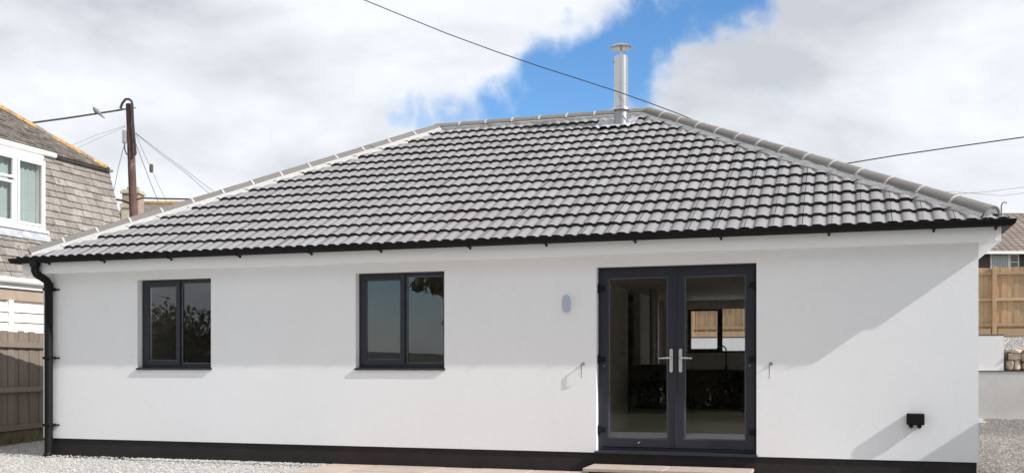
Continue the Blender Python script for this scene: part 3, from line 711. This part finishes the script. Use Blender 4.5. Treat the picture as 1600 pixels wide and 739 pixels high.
# ------------------------------------------------------------------ fences
def fence(root, A, B, zb, zt, board_w, wood, rails, posts, seed, face=1, thick=.018, gravel_board=None, top_jit=.012, overlap=True):
    """close-boarded fence from A to B; face = +1 puts rails on the right of A->B"""
    A, B = Vector((*A, 0)), Vector((*B, 0)); D = (B-A); L = D.length; D.normalize(); Nn = Vector((D.y, -D.x, 0))*face; rs = random.Random(seed)
    n = int(L/board_w)
    for i in range(n):
        s = (i+.5)*board_w; z1 = zt+rs.uniform(-top_jit, top_jit); off = .010*(i % 2)
        c = A+D*s-Nn*(thick+off); c.z = (zb+z1)/2
        o = MB().obox(c, D*(board_w*.5+(.004 if overlap else -.003)), Nn*(thick/2), Vector((rs.uniform(-.004,.004),0,(z1-zb)/2))).build('board', wood, root)
    for z, h in rails:
        c = A+D*(L/2)+Nn*.022; c.z = z
        MB().obox(c, D*(L/2), Nn*.022, (0,0,h/2)).build('rail', wood, root, bevel=.004)
    for s in posts:
        c = A+D*s+Nn*.03; c.z = (zb-.05+zt+.03)/2
        MB().obox(c, D*.05, Nn*.058, (0,0,(zt+.03-zb+.05)/2)).build('post', wood, root, bevel=.004)
    if gravel_board:
        z0, z1, mk = gravel_board; c = A+D*(L/2)+Nn*.016; c.z = (z0+z1)/2
        q = max(1, int(L/.17))
        for i in range(q):
            c = A+D*((i+.5)*L/q)+Nn*.012; c.z = (z0+z1)/2
            MB().obox(c, D*(L/q/2-.002), Nn*.012, (0,0,(z1-z0)/2)).build('gravel_board', mk, root)
lf = tag(empty('fence'), 'weathered grey-brown board fence with a mossy foot beside the downpipe', 'fence')
d_ = Vector((-.296, 1.216)).normalized(); a_ = Vector((-12.619, 1.308))
fence(lf, a_-d_*4.4, a_+d_*4.4, .18, 1.815, .155, 'weathered', ((1.60,.085),(.88,.085),(.27,.085)), (), 4, face=1, gravel_board=(-.02, .215, 'mossy'), top_jit=.02)
rf = tag(empty('fence'), 'new golden timber fence panels on top of the low white wall behind the house', 'fence')
fence(rf, (-9.6, 17.0), (8.4, 17.0), 2.10, 3.745, .142, 'newwood', ((3.60,.075),(2.94,.075),(2.30,.075)), (1.98, 3.78, 5.58, 7.38, 9.18, 10.98, 13.18, 15.0, 16.8), 9, face=1, overlap=False)
for x0, x1 in ((-9.6, 3.50), (3.66, 8.4)): MB().box(x0, x1, 16.965, 16.995, 2.03, 2.20).build('kick_board', 'newwood', rf)
# unseen wall added to throw the slanting shadow on the house wall; white for bounce
gw = tag(empty('unseen_shadow_wall'), 'added white wall out of view beyond the house end, casting the slanting shadow', 'wall')
for A, B, h in (((2.98, -4.2), (4.35, 13.0), 2.10), ((4.35, 13.01), (4.50, 15.0), 1.0)):
    A, B = Vector((*A, 0)), Vector((*B, 0)); d3 = (B-A).normalized(); n3 = Vector((d3.y, -d3.x, 0)); c3 = (A+B)/2+n3*.06
    MB().obox(c3+Vector((0,0,h/2-.02)), d3*((B-A).length/2), n3*.07, (0,0,h/2-.02)).build('wall', 'whitewall', gw)
    MB().obox(c3+Vector((0,0,h-.02)), d3*((B-A).length/2), n3*.085, (0,0,.02)).build('coping', 'coping', gw)

# ------------------------------------------------------------------ walls and bank behind
MB_ = MB
rw = tag(empty('retaining_wall'), 'plain grey rendered retaining wall along the back of the gravel path', 'wall')
MB().box(-14, 8.5, 15.35, 15.58, -.02, 1.125).build('wall', 'retaining', rw)
MB().box(-14, 8.5, 15.335, 15.60, 1.126, 1.15).build('coping', 'coping', rw)
ww = tag(empty('low_wall'), 'bright white painted block wall under the golden timber fence', 'wall')
MB().box(-14, 3.655, 15.90, 16.05, 1.0, 2.0).build('wall', 'whitewall', ww)
MB().box(-14, 3.66, 15.895, 16.055, 2.001, 2.03).build('coping', 'coping', ww)
tag(MB().box(-14, 3.64, 16.06, 17.24, 0, 1.99).build('terrace_edge', 'gravel_dull'), kind='structure')
tag(MB().box(-14, 9, 15.585, 15.89, 0, 1.12).build('planting_strip', 'gravel_dull'), kind='structure')
bk = MB().add([(3.66,16.1,1.12),(9,16.1,1.12),(9,16.15,1.66),(3.66,16.15,1.66),(9,17.2,2.06),(3.66,17.2,2.06)], [(0,1,2,3),(3,2,4,5)]).build('gravel_bank', 'gravel'); tag(bk, kind='structure')
def bank_z(x, y): return 1.66+(y-16.15)*.381+.004
gravel('gravel', [(2600, reg(3.66, 5.2, 16.1, 16.95, bank_z))], 'stone', 'light gravel bank above the rubble stones under the timber fence', .012, .028)
rb = tag(empty('rubble_wall'), 'short dry stone wall of brown boulders below the timber fence', 'wall')
MB().box(3.67, 6.2, 16.0, 16.10, 1.0, 1.60).build('core', 'earth', rb)
rs = random.Random(21)
def boulder(c, r, seed):
    b = bmesh.new(); bmesh.ops.create_icosphere(b, subdivisions=2, radius=1); q = random.Random(seed); ph = [q.uniform(0, 6) for _ in range(6)]
    for v in b.verts:
        k = q.uniform(.88,1.12)+.18*math.sin(3*v.co.x+ph[0])+.12*math.sin(4*v.co.y+ph[1])+.10*math.sin(4*v.co.z+ph[2]); v.co = Vector((max(-.80,min(.86,v.co.x*k)), v.co.y*k, max(-.78,min(.78,v.co.z*k))))
        v.co = Vector((v.co.x*r[0]+c[0], v.co.y*r[1]+c[1], v.co.z*r[2]+c[2]))
    me = bpy.data.meshes.new('stone'); b.to_mesh(me); b.free(); me.materials.append(M['rubble']); o = bpy.data.objects.new('stone', me); C.objects.link(o); o.parent = rb
for row, (z, h) in enumerate(((1.27,.125),(1.47,.10),(1.63,.07))):
    x = 3.70+.06*row
    while x < 6.1: wd = rs.uniform(.07, .20)*(1-.15*row); boulder((x+wd, 15.98, z+rs.uniform(-.02,.02)), (wd*1.15, .14, h*rs.uniform(.85,1.35)), rs.random()); x += 2*wd*.93

# ------------------------------------------------------------------ slate-hung neighbour
nb = tag(empty('slate_hung_house'), 'old house with weathered slate hung upper wall and white window', 'house')
NY0, NY1 = -2.0, 6.70
XT, ZT, XB, ZB = -15.0, 5.42, -14.28, 2.86      # top and bottom of the battered upper wall
def nx(z): return XT+(XB-XT)*(ZT-z)/(ZT-ZB)
WI = (2.3, 4.36, 3.83, 5.30)                     # dormer window y0,y1,z0,z1
core = MB()
def core_piece(y0, y1, z0, z1):
    core.add([(nx(z1)-.03,y0,z1),(nx(z1)-.03,y1,z1),(nx(z0)-.03,y1,z0),(nx(z0)-.03,y0,z0),(-23,y0,z1),(-23,y1,z1),(-23,y1,z0),(-23,y0,z0)], [(0,1,2,3),(1,5,6,2),(4,0,3,7),(0,4,5,1),(3,2,6,7)])
core_piece(NY0, NY1-.03, ZB, 3.76); core_piece(4.37, NY1-.03, 3.761, ZT); core_piece(NY0, 2.29, 3.761, ZT)
core.build('upper_wall', 'coping', nb)
MB().box(-22.8, -14.42, NY0+.05, NY1-.08, 0, ZB-.002).build('lower_wall', 'cream', nb)
slate_len = math.hypot(XB-XT, ZT-ZB); sdir = Vector((XB-XT, 0, ZB-ZT)).normalized(); snrm = Vector((-sdir.z, 0, sdir.x)); 
if snrm.x < 0: snrm = -snrm
G = .150; rs = random.Random(8); nr = int(slate_len/G)+1; extra = MB(); cnt = 0
for r in range(nr):
    off = rs.uniform(-.02, .02)+(.15 if r % 2 else 0); y = NY0-off
    while y < NY1+.02:
        wd = rs.choice((.26, .30, .30, .34)); yy = y+wd; a, b = max(y, NY0), min(yy, NY1+.005+.012*rs.random()); y = yy
        if b-a < .05: continue
        s0, s1 = r*G-.02, min((r+1)*G+rs.uniform(-.012, .012), slate_len+.01)
        zc_ = ZT+sdir.z*(s0+s1)/2
        if a < WI[1]-.02 and b > WI[0] and WI[2]-.06 < zc_: 
            if b > WI[1]+.03: a = WI[1]-.02
            elif a < WI[0]-.03: b = WI[0]+.01
            else: continue
        tilt = .016+rs.uniform(0, .010)
        P0 = Vector((XT, 0, ZT))+sdir*s0+snrm*.006; P1 = Vector((XT, 0, ZT))+sdir*s1+snrm*(.012+tilt); Pi = Vector((XT,0,ZT))+sdir*s1+snrm*.004; 
        sk_ = rs.uniform(-.004, .004)
        V = [P0+Vector((0,a+.004,0)), P0+Vector((0,b-.004,0)), P1+Vector((0,b-.004,0))+sdir*sk_, P1+Vector((0,a+.004,0))-sdir*sk_, Pi+Vector((0,b-.004,0)), Pi+Vector((0,a+.004,0))]
        Fs = [(0,1,2,3),(3,2,4,5),(1,4,2),(0,3,5)]
        if b > 2.9 and cnt < 299: MB().add(V, Fs).build('hung_slate', 'slate', nb); cnt += 1
        else: extra.add(V, Fs)
tag(extra.build('hung_slate_field', 'slate', nb), kind='stuff')
# top roof: hipped, dark old tiles with lichen covered hips
NP = math.radians(36); tp_ = math.tan(NP); ex, ey = XT+.14, 6.58; ez = 5.42
deck = MB().add([(ex,NY0,ez),(ex,ey,ez),(ex-4,ey-4,ez+4*tp_-.02),(ex-4,NY0,ez+4*tp_-.02),(ex-8,ey,ez),(ex-8,NY0,ez)], [(0,1,2,3),(1,4,2),(2,4,5,3),(0,5,4,1)])
nroof = deck.build('roof', 'coping', nb)
tl = MB(); rs = random.Random(14); cn, sn = math.cos(NP), math.sin(NP); gg = .105
for side in (0, 1):
    for r in range(40):
        d0, d1 = r*gg*cn, (r*gg+gg+.02)*cn
        u = rs.uniform(-.1, 0); lim0 = 2.2 if side == 0 else .0; 
        length = (ey-lim0) if side == 0 else 8
        while u < length:
            wd = rs.uniform(.15, .19); a, b = max(u, d0*1.0), u+wd; u += wd
            if b-a < .03 or a < d0: continue
            if side == 1 and (8-b) < d0: continue
            j = rs.uniform(.0, .014)
            if side == 0:   # eaves run along y at x = ex, u measured from the far corner
                f = lambda uu, d, h: (ex-d+h*sn, ey-uu, ez+d*tp_+h*cn)
            else:
                f = lambda uu, d, h: (ex-uu, ey-d+h*sn, ez+d*tp_+h*cn)
            tl.add([f(a+.003,d0,.028+j), f(b-.003,d0,.028+j+rs.uniform(-.004,.004)), f(b-.003,d1,.010), f(a+.003,d1,.010), f(a+.003,d0,.004), f(b-.003,d0,.004)], [(0,1,2,3),(4,5,1,0)])
tag(tl.build('roof_tile_field', 'oldtile', nroof), kind='stuff')
Ah, Bh = Vector((ex-.02, ey-.02, ez+.085)), Vector((ex-3.95, ey-3.95, ez+3.95*tp_+.085)); Yh = (Bh-Ah).normalized(); Xh = Yh.cross(Vector((0,0,1))).normalized(); Zh = Xh.cross(Yh)
hm = None
for i in range(14):
    if hm is None: o = cap_mesh(.44, .135, math.radians(70), .02, 6).build('hip_tile', 'lichen', nroof, smooth=True); hm = o.data
    else: o = bpy.data.objects.new('hip_tile', hm); C.objects.link(o); o.parent = nroof
    mt = Matrix((Xh, Yh, Zh)).transposed().to_4x4(); mt.translation = Ah+Yh*(.45*i); o.matrix_basis = mt @ Matrix.Rotation(random.uniform(-.02,.02), 4, 'X')
MB().box(XT-.02, ex-.03, NY0, NY1+.03, 5.395, 5.44).build('soffit', 'slate', nb)
# white gutter and fascia over the window
MB().box(-14.98, -14.62, NY0, 4.44, 5.215, 5.30).build('fascia', 'nwhite', nb, bevel=.01)
MB().tube([(-14.62, NY0, 5.335), (-14.62, 4.72, 5.335)], .052, 10).build('gutter', 'nwhite', nb, smooth=True)
# dormer window standing in the battered wall
wx = -14.52
def yframe(m, y0, y1, z0, z1, w, x, d):
    for q in ((y0,y0+w,z0,z1),(y1-w,y1,z0,z1),(y0+w,y1-w,z0,z0+w),(y0+w,y1-w,z1-w,z1)): m.box(x-d, x, *q)
    return m
nwin = MB().box(-15.0, wx-.06, 4.26, 4.36, 3.77, 5.214).box(-15.2, wx-.06, 2.3, 4.26, 3.77, 3.83).box(-15.2, wx-.06, 2.3, 4.26, 5.15, 5.214).build('window', 'nwhite', nb)
yframe(MB(), 2.3, 4.36, 3.83, 5.16, .055, wx, .055).box(wx-.055, wx, 3.585, 3.645, 3.885, 5.105).box(wx-.055, wx, 2.79, 2.85, 3.885, 5.105).build('frame', 'nwhite', nwin, bevel=.006)
yframe(MB(), 3.655, 4.300, 3.89, 5.10, .046, wx+.022, .045).build('sash', 'nwhite', nwin, bevel=.006)
yframe(MB(), 2.860, 3.580, 4.70, 5.10, .044, wx+.022, .045).build('sash', 'nwhite', nwin, bevel=.006)
yframe(MB(), 2.860, 3.580, 3.89, 4.66, .050, wx+.004, .045).build('sash', 'nwhite', nwin, bevel=.006)
for y0, y1, z0, z1 in ((3.695,4.26,3.93,5.06), (2.90,3.54,4.74,5.06), (2.91,3.53,3.94,4.61)): MB().box(wx-.02, wx-.014, y0, y1, z0, z1).build('pane', 'nglass', nwin)
MB().box(-14.99, wx+.06, 2.28, 4.40, 3.775, 3.828).build('sill', 'nwhite', nwin, bevel=.008)
MB().box(-15.4, -15.3, 2.3, 4.3, 3.83, 5.2).build('backing', 'roomdark', nwin)
cu = MB(); k = 60
for i in range(k+1):
    y = 2.7+1.55*i/k
    cu.v += [(wx-.13+.022*math.sin(i*1.35), y, 3.84), (wx-.13+.018*math.sin(i*1.35+.3), y, 5.15)]
for i in range(k): cu.f.append((2*i, 2*i+2, 2*i+3, 2*i+1)); cu.mi.append(0)
cu.build('curtain', 'curtain', nwin, smooth=True)
MB().add([(nx(3.77)+.045,2.2,3.77),(nx(3.77)+.045,4.42,3.77),(nx(3.62)+.045,4.44,3.62),(nx(3.62)+.045,2.2,3.62),(-14.9,2.2,3.772),(-14.9,4.42,3.772)], [(0,1,2,3),(4,5,1,0)]).build('apron', 'lead', nb)
# lower gutter, shadow-brown band, cladding
MB().tube([(-14.22, NY0, 2.80), (-14.22, 6.6, 2.80)], .055, 10).build('gutter', 'nwhite', nb, smooth=True)
MB().box(-14.42, -14.28, NY0, 6.7, 2.66, 2.745).build('fascia', 'nwhite', nb)
MB().box(-14.42, -14.33, NY0, 6.7, 2.45, 2.659).build('board', 'shadow_band', nb)  # band coloured brown for the shadow below the gutter
for i in range(9):
    z = 2.40-.182*i
    for y0, y1 in ((NY0, 3.235), (3.345, 6.6)): MB().add([(-14.335,y0,z),(-14.335,y1,z),(-14.31,y1,z-.165),(-14.31,y0,z-.165),(-14.42,y0,z),(-14.42,y1,z),(-14.42,y0,z-.165),(-14.42,y1,z-.165)], [(0,1,2,3),(4,5,1,0),(3,2,7,6),(1,5,7,2),(0,3,6,4)]).build('cladding_board', 'cream', nb)
MB().box(-14.42, -14.30, 3.235, 3.345, .6, 2.449).build('cladding_post', 'cream', nb)

# ------------------------------------------------------------------ utility pole and cables
up = tag(empty('utility_pole'), 'leaning brown wooden pole carrying cables behind the neighbouring house', 'pole')
tb = at(214, 470, 31); tt = at(202, 163, 31); base = tt+(tb-tt)*((tt.z-2.0)/(tt.z-tb.z))
sh = MB(); k = 10; sh.tube([base+(tt-base)*(i/k) for i in range(k+1)], [.145-.042*(i/k) for i in range(k+1)], 14).build('shaft', 'pole', up, smooth=True)
MB().obox(at(194.5, 214, 30.9), Vector((cS,sS,0))*.055, Vector((-sS,cS,0))*.05, (0,0,.19)).build('junction_box', 'greybox', up, bevel=.008)
MB().tube([at(x, y, 30.85) for x, y in ((188,170),(191,162),(196,155.5),(201,155),(205.5,158),(207,165),(207.5,185),(209,205),(211,228),(212,240),(210,243))], .036, 8).build('conduit', 'cable', up, smooth=True)
MB().tube([at(x, y, 30.8) for x, y in ((194.5,224),(195,234),(198,241),(201.5,243))], .022, 6).build('conduit', 'cable', up, smooth=True)
MB().obox(at(195, 171, 31), Vector((cS,sS,0))*.09, Vector((-sS,cS,0))*.02, (0,0,.02)).obox(at(209, 169, 31), Vector((cS,sS,0))*.07, Vector((-sS,cS,0))*.012, (0,0,.012)).build('bracket', 'steel_dull', up)
def cable(pts, r, label, m='cable', sag=0.0, n=10):
    P = []
    if len(pts) == 2:
        a, b = at(*pts[0]), at(*pts[1])
        for i in range(n+1): t = i/n; q = a.lerp(b, t); q.z -= sag*4*t*(1-t); P.append(q)
    else: P = [at(*q) for q in pts]
    return tag(MB().tube(P, r, 6).build('overhead_cable', m, smooth=True), label, 'cable', 'overhead cables')
cable([(192,171.5,31),(150,178,30.6),(100,185.5,30.2),(40,193.5,29.8),(-40,203,29.3),(-140,214,28.6)], .027, 'thick black cable with a bird on it, from the pole top towards the slate house')
cable([(195,197,31),(150,211.5,30.4),(108,229,29.8),(40,262,29)], .008, 'upper of two thin wires from the pole to the slate house', 'cable_grey')
cable([(195,198.5,31),(150,218,30.4),(115,234,29.8),(50,270,29)], .008, 'lower of two thin wires from the pole to the slate house', 'cable_grey')
cable([(193.5,229,31),(185,262,31.5),(177.5,300,32),(172,330,32.6)], .009, 'thin wire dropping steeply from the pole behind the slate wall', 'cable_grey')
cable([(212,208,31),(250,237,29.5),(290,266,28),(337,302,26),(370,330,25)], .009, 'upper of two thin wires sloping from the pole to behind the bungalow roof', 'cable_grey')
cable([(212,209,31),(250,240,29.5),(290,270,28),(330,305,26),(360,334,25)], .009, 'lower of two thin wires sloping from the pole to behind the bungalow roof', 'cable_grey')
cable([(211,221,31),(224,256,32),(237,290,33),(249,320,34),(262,350,35)], .010, 'thin wire falling from the pole towards the far tiled roof', 'cable_grey')
cable([(213,212,31),(225,240,31.5),(236,263,32),(247,288,32.6),(260,315,33),(270,340,33.5)], .007, 'thin wire carrying a small dark insulator beside the pole', 'cable_grey')
cable([(214,312,31),(222,309.5,31),(255,310.5,31),(305,311.5,31),(360,314,31)], .024, 'thick level black cable from the pole just above the far roof')
cable([(170,313,31),(182,312,31),(192,313.5,31),(206,320,31)], .03, 'short thick cable between slate wall and pole')
m_c = []
def aty(px, py, y): u = (px-800)/F_PX; return (px, py, (y+CAM_D)/(cS+u*sS))
mp_ = [(0,-225,1.3),(250,-122,1.9),(380,-72,2.2),(470,-38,2.4),(568,0,2.65),(634,27,2.75),(700,53.5,2.9),(775,81,3.05),(850,106.5,3.2),(908,125,3.33),(965,143.5,3.45),(1010,159.5,3.6),(1060,178,3.75),(1110,199,3.95),(1180,232,4.3),(1290,290,5.2),(1420,350,9),(1556,376,30)]
tag(MB().tube([at(*aty(*q)) for q in mp_], .0072, 6).build('overhead_cable', 'cable', smooth=True), 'long dark wire slanting across the sky in front of the steel flue', 'cable', 'overhead cables')
cable([(900,330,34),(1100,292,32),(1200,275,31),(1290,261,30),(1315,257,30),(1400,243,29),(1500,228.5,28),(1600,214.5,27),(1750,194,26)], .016, 'dark wire rising across the sky from behind the sloping roof hip')
cable([(1200,322,36),(1380,311,35),(1480,304,34),(1540,300,33),(1600,292.5,32),(1700,281,30)], .006, 'upper of two faint thin wires above the bungalow gutter end', 'cable_grey')
cable([(1250,296,40),(1400,297,39),(1490,300,38),(1530,303,37),(1565,306,36),(1640,297,34)], .006, 'lower of two faint thin wires above the bungalow gutter end', 'cable_grey')
tag(MB().lathe([(.03,-.13),(.055,-.11),(.06,0),(.055,.11),(.03,.13)], at(236.5,263,31.98), 10).build('cable_insulator', 'coping', smooth=True), 'small dark insulator hanging on a thin wire beside the pole', 'insulator')
# bird on the cable
bc = at(150, 174.6, 30.6); R_ = Vector((cS, sS, 0)); U_ = Vector((0,0,1))
bv = MB(); path = [(-.10,.13,.010),(-.085,.125,.028),(-.06,.10,.048),(-.03,.06,.075),(.02,.015,.088),(.08,-.04,.070),(.13,-.085,.040),(.20,-.15,.028),(.27,-.21,.020)]
bv.tube([bc+R_*a*.95+U_*(b*.95) for a, b, r in path], [r*.85 for a, b, r in path], 10)
tag(bv.build('bird', 'bird', smooth=True), 'small grey bird perched on the thick cable beside the pole', 'bird')

# ------------------------------------------------------------------ far houses
def gable_house(root, A, B, ze, zr, depth, wallm, z0, over=.3):
    """front eaves from A to B (left to right); ridge parallel behind"""
    A, B = Vector((*A,0)), Vector((*B,0)); X = (B-A).normalized(); Y = Vector((-X.y, X.x, 0)); L = (B-A).length
    P = lambda x, y, z: A+X*x+Y*y+Vector((0,0,z))
    h = ze
    m = MB().add([P(0,over,z0),P(L,over,z0),P(L,depth-over,z0),P(0,depth-over,z0),P(0,over,h),P(L,over,h),P(L,depth-over,h),P(0,depth-over,h),P(0,depth/2,zr-.15),P(L,depth/2,zr-.15)], [(0,1,5,4),(2,3,7,6),(1,2,6,9,5),(3,0,4,8,7)]); m.build('wall', wallm, root)
    me = bpy.data.meshes.new('roof'); th = .12
    V = [P(-.2,0,ze),P(L+.2,0,ze),P(L+.2,depth/2,zr),P(-.2,depth/2,zr),P(L+.2,depth,ze),P(-.2,depth,ze)]; V += [v-Vector((0,0,th)) for v in V]
    F = [(0,1,2,3),(3,2,4,5),(7,6,9,8),(8,9,11,10),(0,6,7,1),(5,4,10,11),(0,3,9,6),(3,5,11,9),(1,7,8,2),(2,8,10,4)]
    me.from_pydata([tuple(v) for v in V], [], F); uv = me.uv_layers.new(name='UVMap'); sl_ = math.hypot(depth/2, zr-ze)
    for p in me.polygons:
        for li in p.loop_indices:
            v = me.vertices[me.loops[li].vertex_index].co; q = v-A; uv.data[li].uv = (q.dot(X), (v.z-ze)/(zr-ze)*sl_)
    me.materials.append(M['farroof']); o = bpy.data.objects.new('roof', me); C.objects.link(o); o.parent = root
    return X, Y, P, o
fh = tag(empty('tiled_house'), 'dark walled house with brown tiled roof above the golden fence', 'house')
X_, Y_, P_, _o = gable_house(fh, (2.2, 36.6), (16.0, 41.1), 6.28, 8.55, 8.0, 'pebble', 1.9)
MB().obox(P_(6.9,-.06,6.22), X_*7.1, Y_*.05, (0,0,.06)).build('gutter', 'nwhite', fh)
def fwin(xc, zc, w, h, parent):
    o = MB().obox(P_(xc,.285,zc), X_*w, Y_*.03, (0,0,h)).build('window', 'nwhite', parent)
    MB().obox(P_(xc-w*.34,.2535,zc), X_*(w*.54), Y_*.0012, (0,0,h*.88)).build('backing', 'roomdark', o)
    for zz, hh in ((.55,.26),(-.28,.50)): MB().obox(P_(xc+w*.66,.2535,zc+h*zz), X_*(w*.25), Y_*.0012, (0,0,h*hh)).build('backing', 'roomdark', o)
    MB().obox(P_(xc-w*.34,.249,zc), X_*(w*.54), Y_*.004, (0,0,h*.88)).build('pane', 'nglass', o)
    for i in range(9): MB().obox(P_(xc-w*.34-w*.46+i*w*.115,.2515,zc), X_*(w*.036), Y_*.0008, (0,0,h*.86)).build('blind', 'blind', o)
    MB().obox(P_(xc+w*.66,.249,zc+h*.55), X_*(w*.25), Y_*.004, (0,0,h*.26)).build('pane', 'nglass', o)
    MB().obox(P_(xc+w*.66,.249,zc-h*.28), X_*(w*.25), Y_*.004, (0,0,h*.50)).build('pane', 'nglass', o)
fwin(4.80, 5.70, .635, .53, fh)
ch = tag(empty('brick_chimney_house'), 'far grey roofed house with a red brick chimney behind the pole', 'house')
L0, L1 = at(160, 345, 52), at(420, 345, 52)
X2, Y2, P2, o2 = gable_house(ch, (L0.x, L0.y), (L1.x, L1.y), 7.6, 10.0, 7.0, 'retaining', 1.9); o2.data.materials[0] = M['oldtile']
rid = MB()
q0, q1 = P2(-.1,3.5,10.03), P2((L1-L0).length,3.5,10.03); rid.tube([q0.lerp(q1, i/14) for i in range(15)], .11, 6); rid.build('ridge', 'lichen', ch)
cc = at(208, 312, 53.5)
stk = MB().obox((cc.x, cc.y, 9.15), X2*.42, Y2*.40, (0,0,1.0)).build('chimney_stack', 'brick', ch)
MB().obox((cc.x, cc.y, 10.21), X2*.50, Y2*.48, (0,0,.06)).obox((cc.x, cc.y, 10.31), X2*.42, Y2*.40, (0,0,.045)).build('chimney_cap', 'stackcap', stk)
for dx_ in (-.2, .2): MB().lathe([(.13,0),(.11,.12),(.12,.14),(.12,.17)], (cc.x+X2.x*dx_, cc.y+X2.y*dx_, 10.35), 12).build('chimney_pot', 'brick', stk)
ps = at(198.5, 326, 33)
tag(MB().obox((ps.x, ps.y, 4.2), Vector((cS,sS,0))*.13, Vector((-sS,cS,0))*.13, (0,0,2.15)).obox((ps.x, ps.y, 6.37), Vector((cS,sS,0))*.17, Vector((-sS,cS,0))*.17, (0,0,.07)).build('concrete_post', 'stackcap'), 'pale square concrete post standing just behind the wooden pole', 'post')

# ------------------------------------------------------------------ planting across the yard, seen in the window reflections
def foliage(centres, n, size, seed):
    r = np.random.default_rng(seed); V = []; F = []
    for (c, rad, frac) in centres:
        k = int(n*frac); d = r.normal(size=(k, 3)); d /= np.linalg.norm(d, axis=1)[:, None]; rr = r.uniform(.35, 1.0, k)**.5
        lump = 1+.22*np.sin(d[:, 0]*5+c[0])+.18*np.sin(d[:, 1]*6+c[1])+.15*np.sin(d[:, 2]*7)
        p = np.array(c)+d*np.array(rad)*(rr*lump)[:, None]
        a = r.normal(size=(k, 3)); a /= np.linalg.norm(a, axis=1)[:, None]; b = np.cross(a, r.normal(size=(k, 3))); b /= np.linalg.norm(b, axis=1)[:, None]
        s = size*r.uniform(.6, 1.4, k)[:, None]
        q = np.stack([p-a*s, p+b*s*.5, p+a*s, p-b*s*.5], 1).reshape(-1, 3); o = len(V); V += q.tolist(); F += [(o+4*i, o+4*i+1, o+4*i+2, o+4*i+3) for i in range(k)]
    return V, F
def bush(loc, w, h, label, seed):
    t = tag(empty('shrub'), label, 'shrub', 'shrubs across the yard'); r = random.Random(seed); cs = []
    for i in range(5): cs.append(((loc[0]+r.uniform(-w,w)*.55, loc[1]+r.uniform(-.6,.6), h*r.uniform(.28,.62)), (w*.55, 1.0, h*.42), .2))
    V, F = foliage(cs, 9000, .085, seed); stuffmesh('crown', V, F, ['leaf'], t)
    s = MB()
    for i in range(4): s.tube([(loc[0]+r.uniform(-.1,.1), loc[1], -.03), (loc[0]+r.uniform(-.5,.5)*w, loc[1]+r.uniform(-.3,.3), h*.6)], [.05, .015], 6)
    s.build('stem', 'bark', t)
bush((-22.6,-14.6), 2.3, 3.3, 'broad leafy shrub reflected in the window nearest the downpipe, furthest out', 31)
bush((-19.0,-14.0), 2.2, 2.95, 'broad leafy shrub reflected in the window nearest the downpipe, middle one', 32)
bush((-15.8,-14.4), 1.8, 2.5, 'leafy shrub reflected in the window nearest the downpipe, lowest one', 33)
def tree(loc, h, cr, label, seed, n=26000):
    t = tag(empty('tree'), label, 'tree', 'trees across the yard'); r = random.Random(seed); x, y = loc
    tr = MB().tube([(x,y,-.03),(x+.05,y,h*.2),(x-.05,y+.1,h*.45),(x+.1,y,h*.75)], [.22,.18,.12,.05], 10); cs = []
    for i in range(9):
        a = i*2.4+r.uniform(-.3,.3); z = h*(.38+.06*i); q = cr*r.uniform(.45,.8); e_ = (x+q*math.cos(a), y+q*math.sin(a), z+h*.10)
        tr.tube([(x,y,z-h*.08), ((x+e_[0])/2, (y+e_[1])/2, z+.1), e_], [.07,.045,.015], 6); cs.append((e_, (cr*.5, cr*.5, h*.14), 1/10))
    cs.append(((x,y,h*.82), (cr*.6,cr*.6,h*.16), 1/10))
    tr.build('trunk', 'bark', t); V, F = foliage(cs, n, .15, seed); stuffmesh('crown', V, F, ['leaf'], t)
tree((-8.7,-16.5), 8.5, 3.2, 'spreading tree reflected in the glazed door leaf with the hinges nearest the lamp', 41)
tree((-2.6,-18.0), 9.5, 3.6, 'taller spreading tree reflected in the glazed door leaf nearest the socket box', 42)
hd = tag(empty('hedge'), 'tall dense green hedge along the far side of the yard, reflected in the glass', 'hedge')
hc = [((x, -20.5+.3*math.sin(x), z), (1.5, .9, 1.3), 1/40) for x in np.linspace(-11, 5, 10) for z in (.75, 2.3, 3.7, 4.9)]
V, F = foliage(hc, 56000, .17, 77); stuffmesh('foliage', V, F, ['leaf'], hd)
hs_ = MB()
for x in np.linspace(-11, 5, 10): hs_.tube([(x, -20.5, -.03), (x+.1, -20.45, 5.2)], [.09, .03], 6)
hs_.build('stems', 'bark', hd)
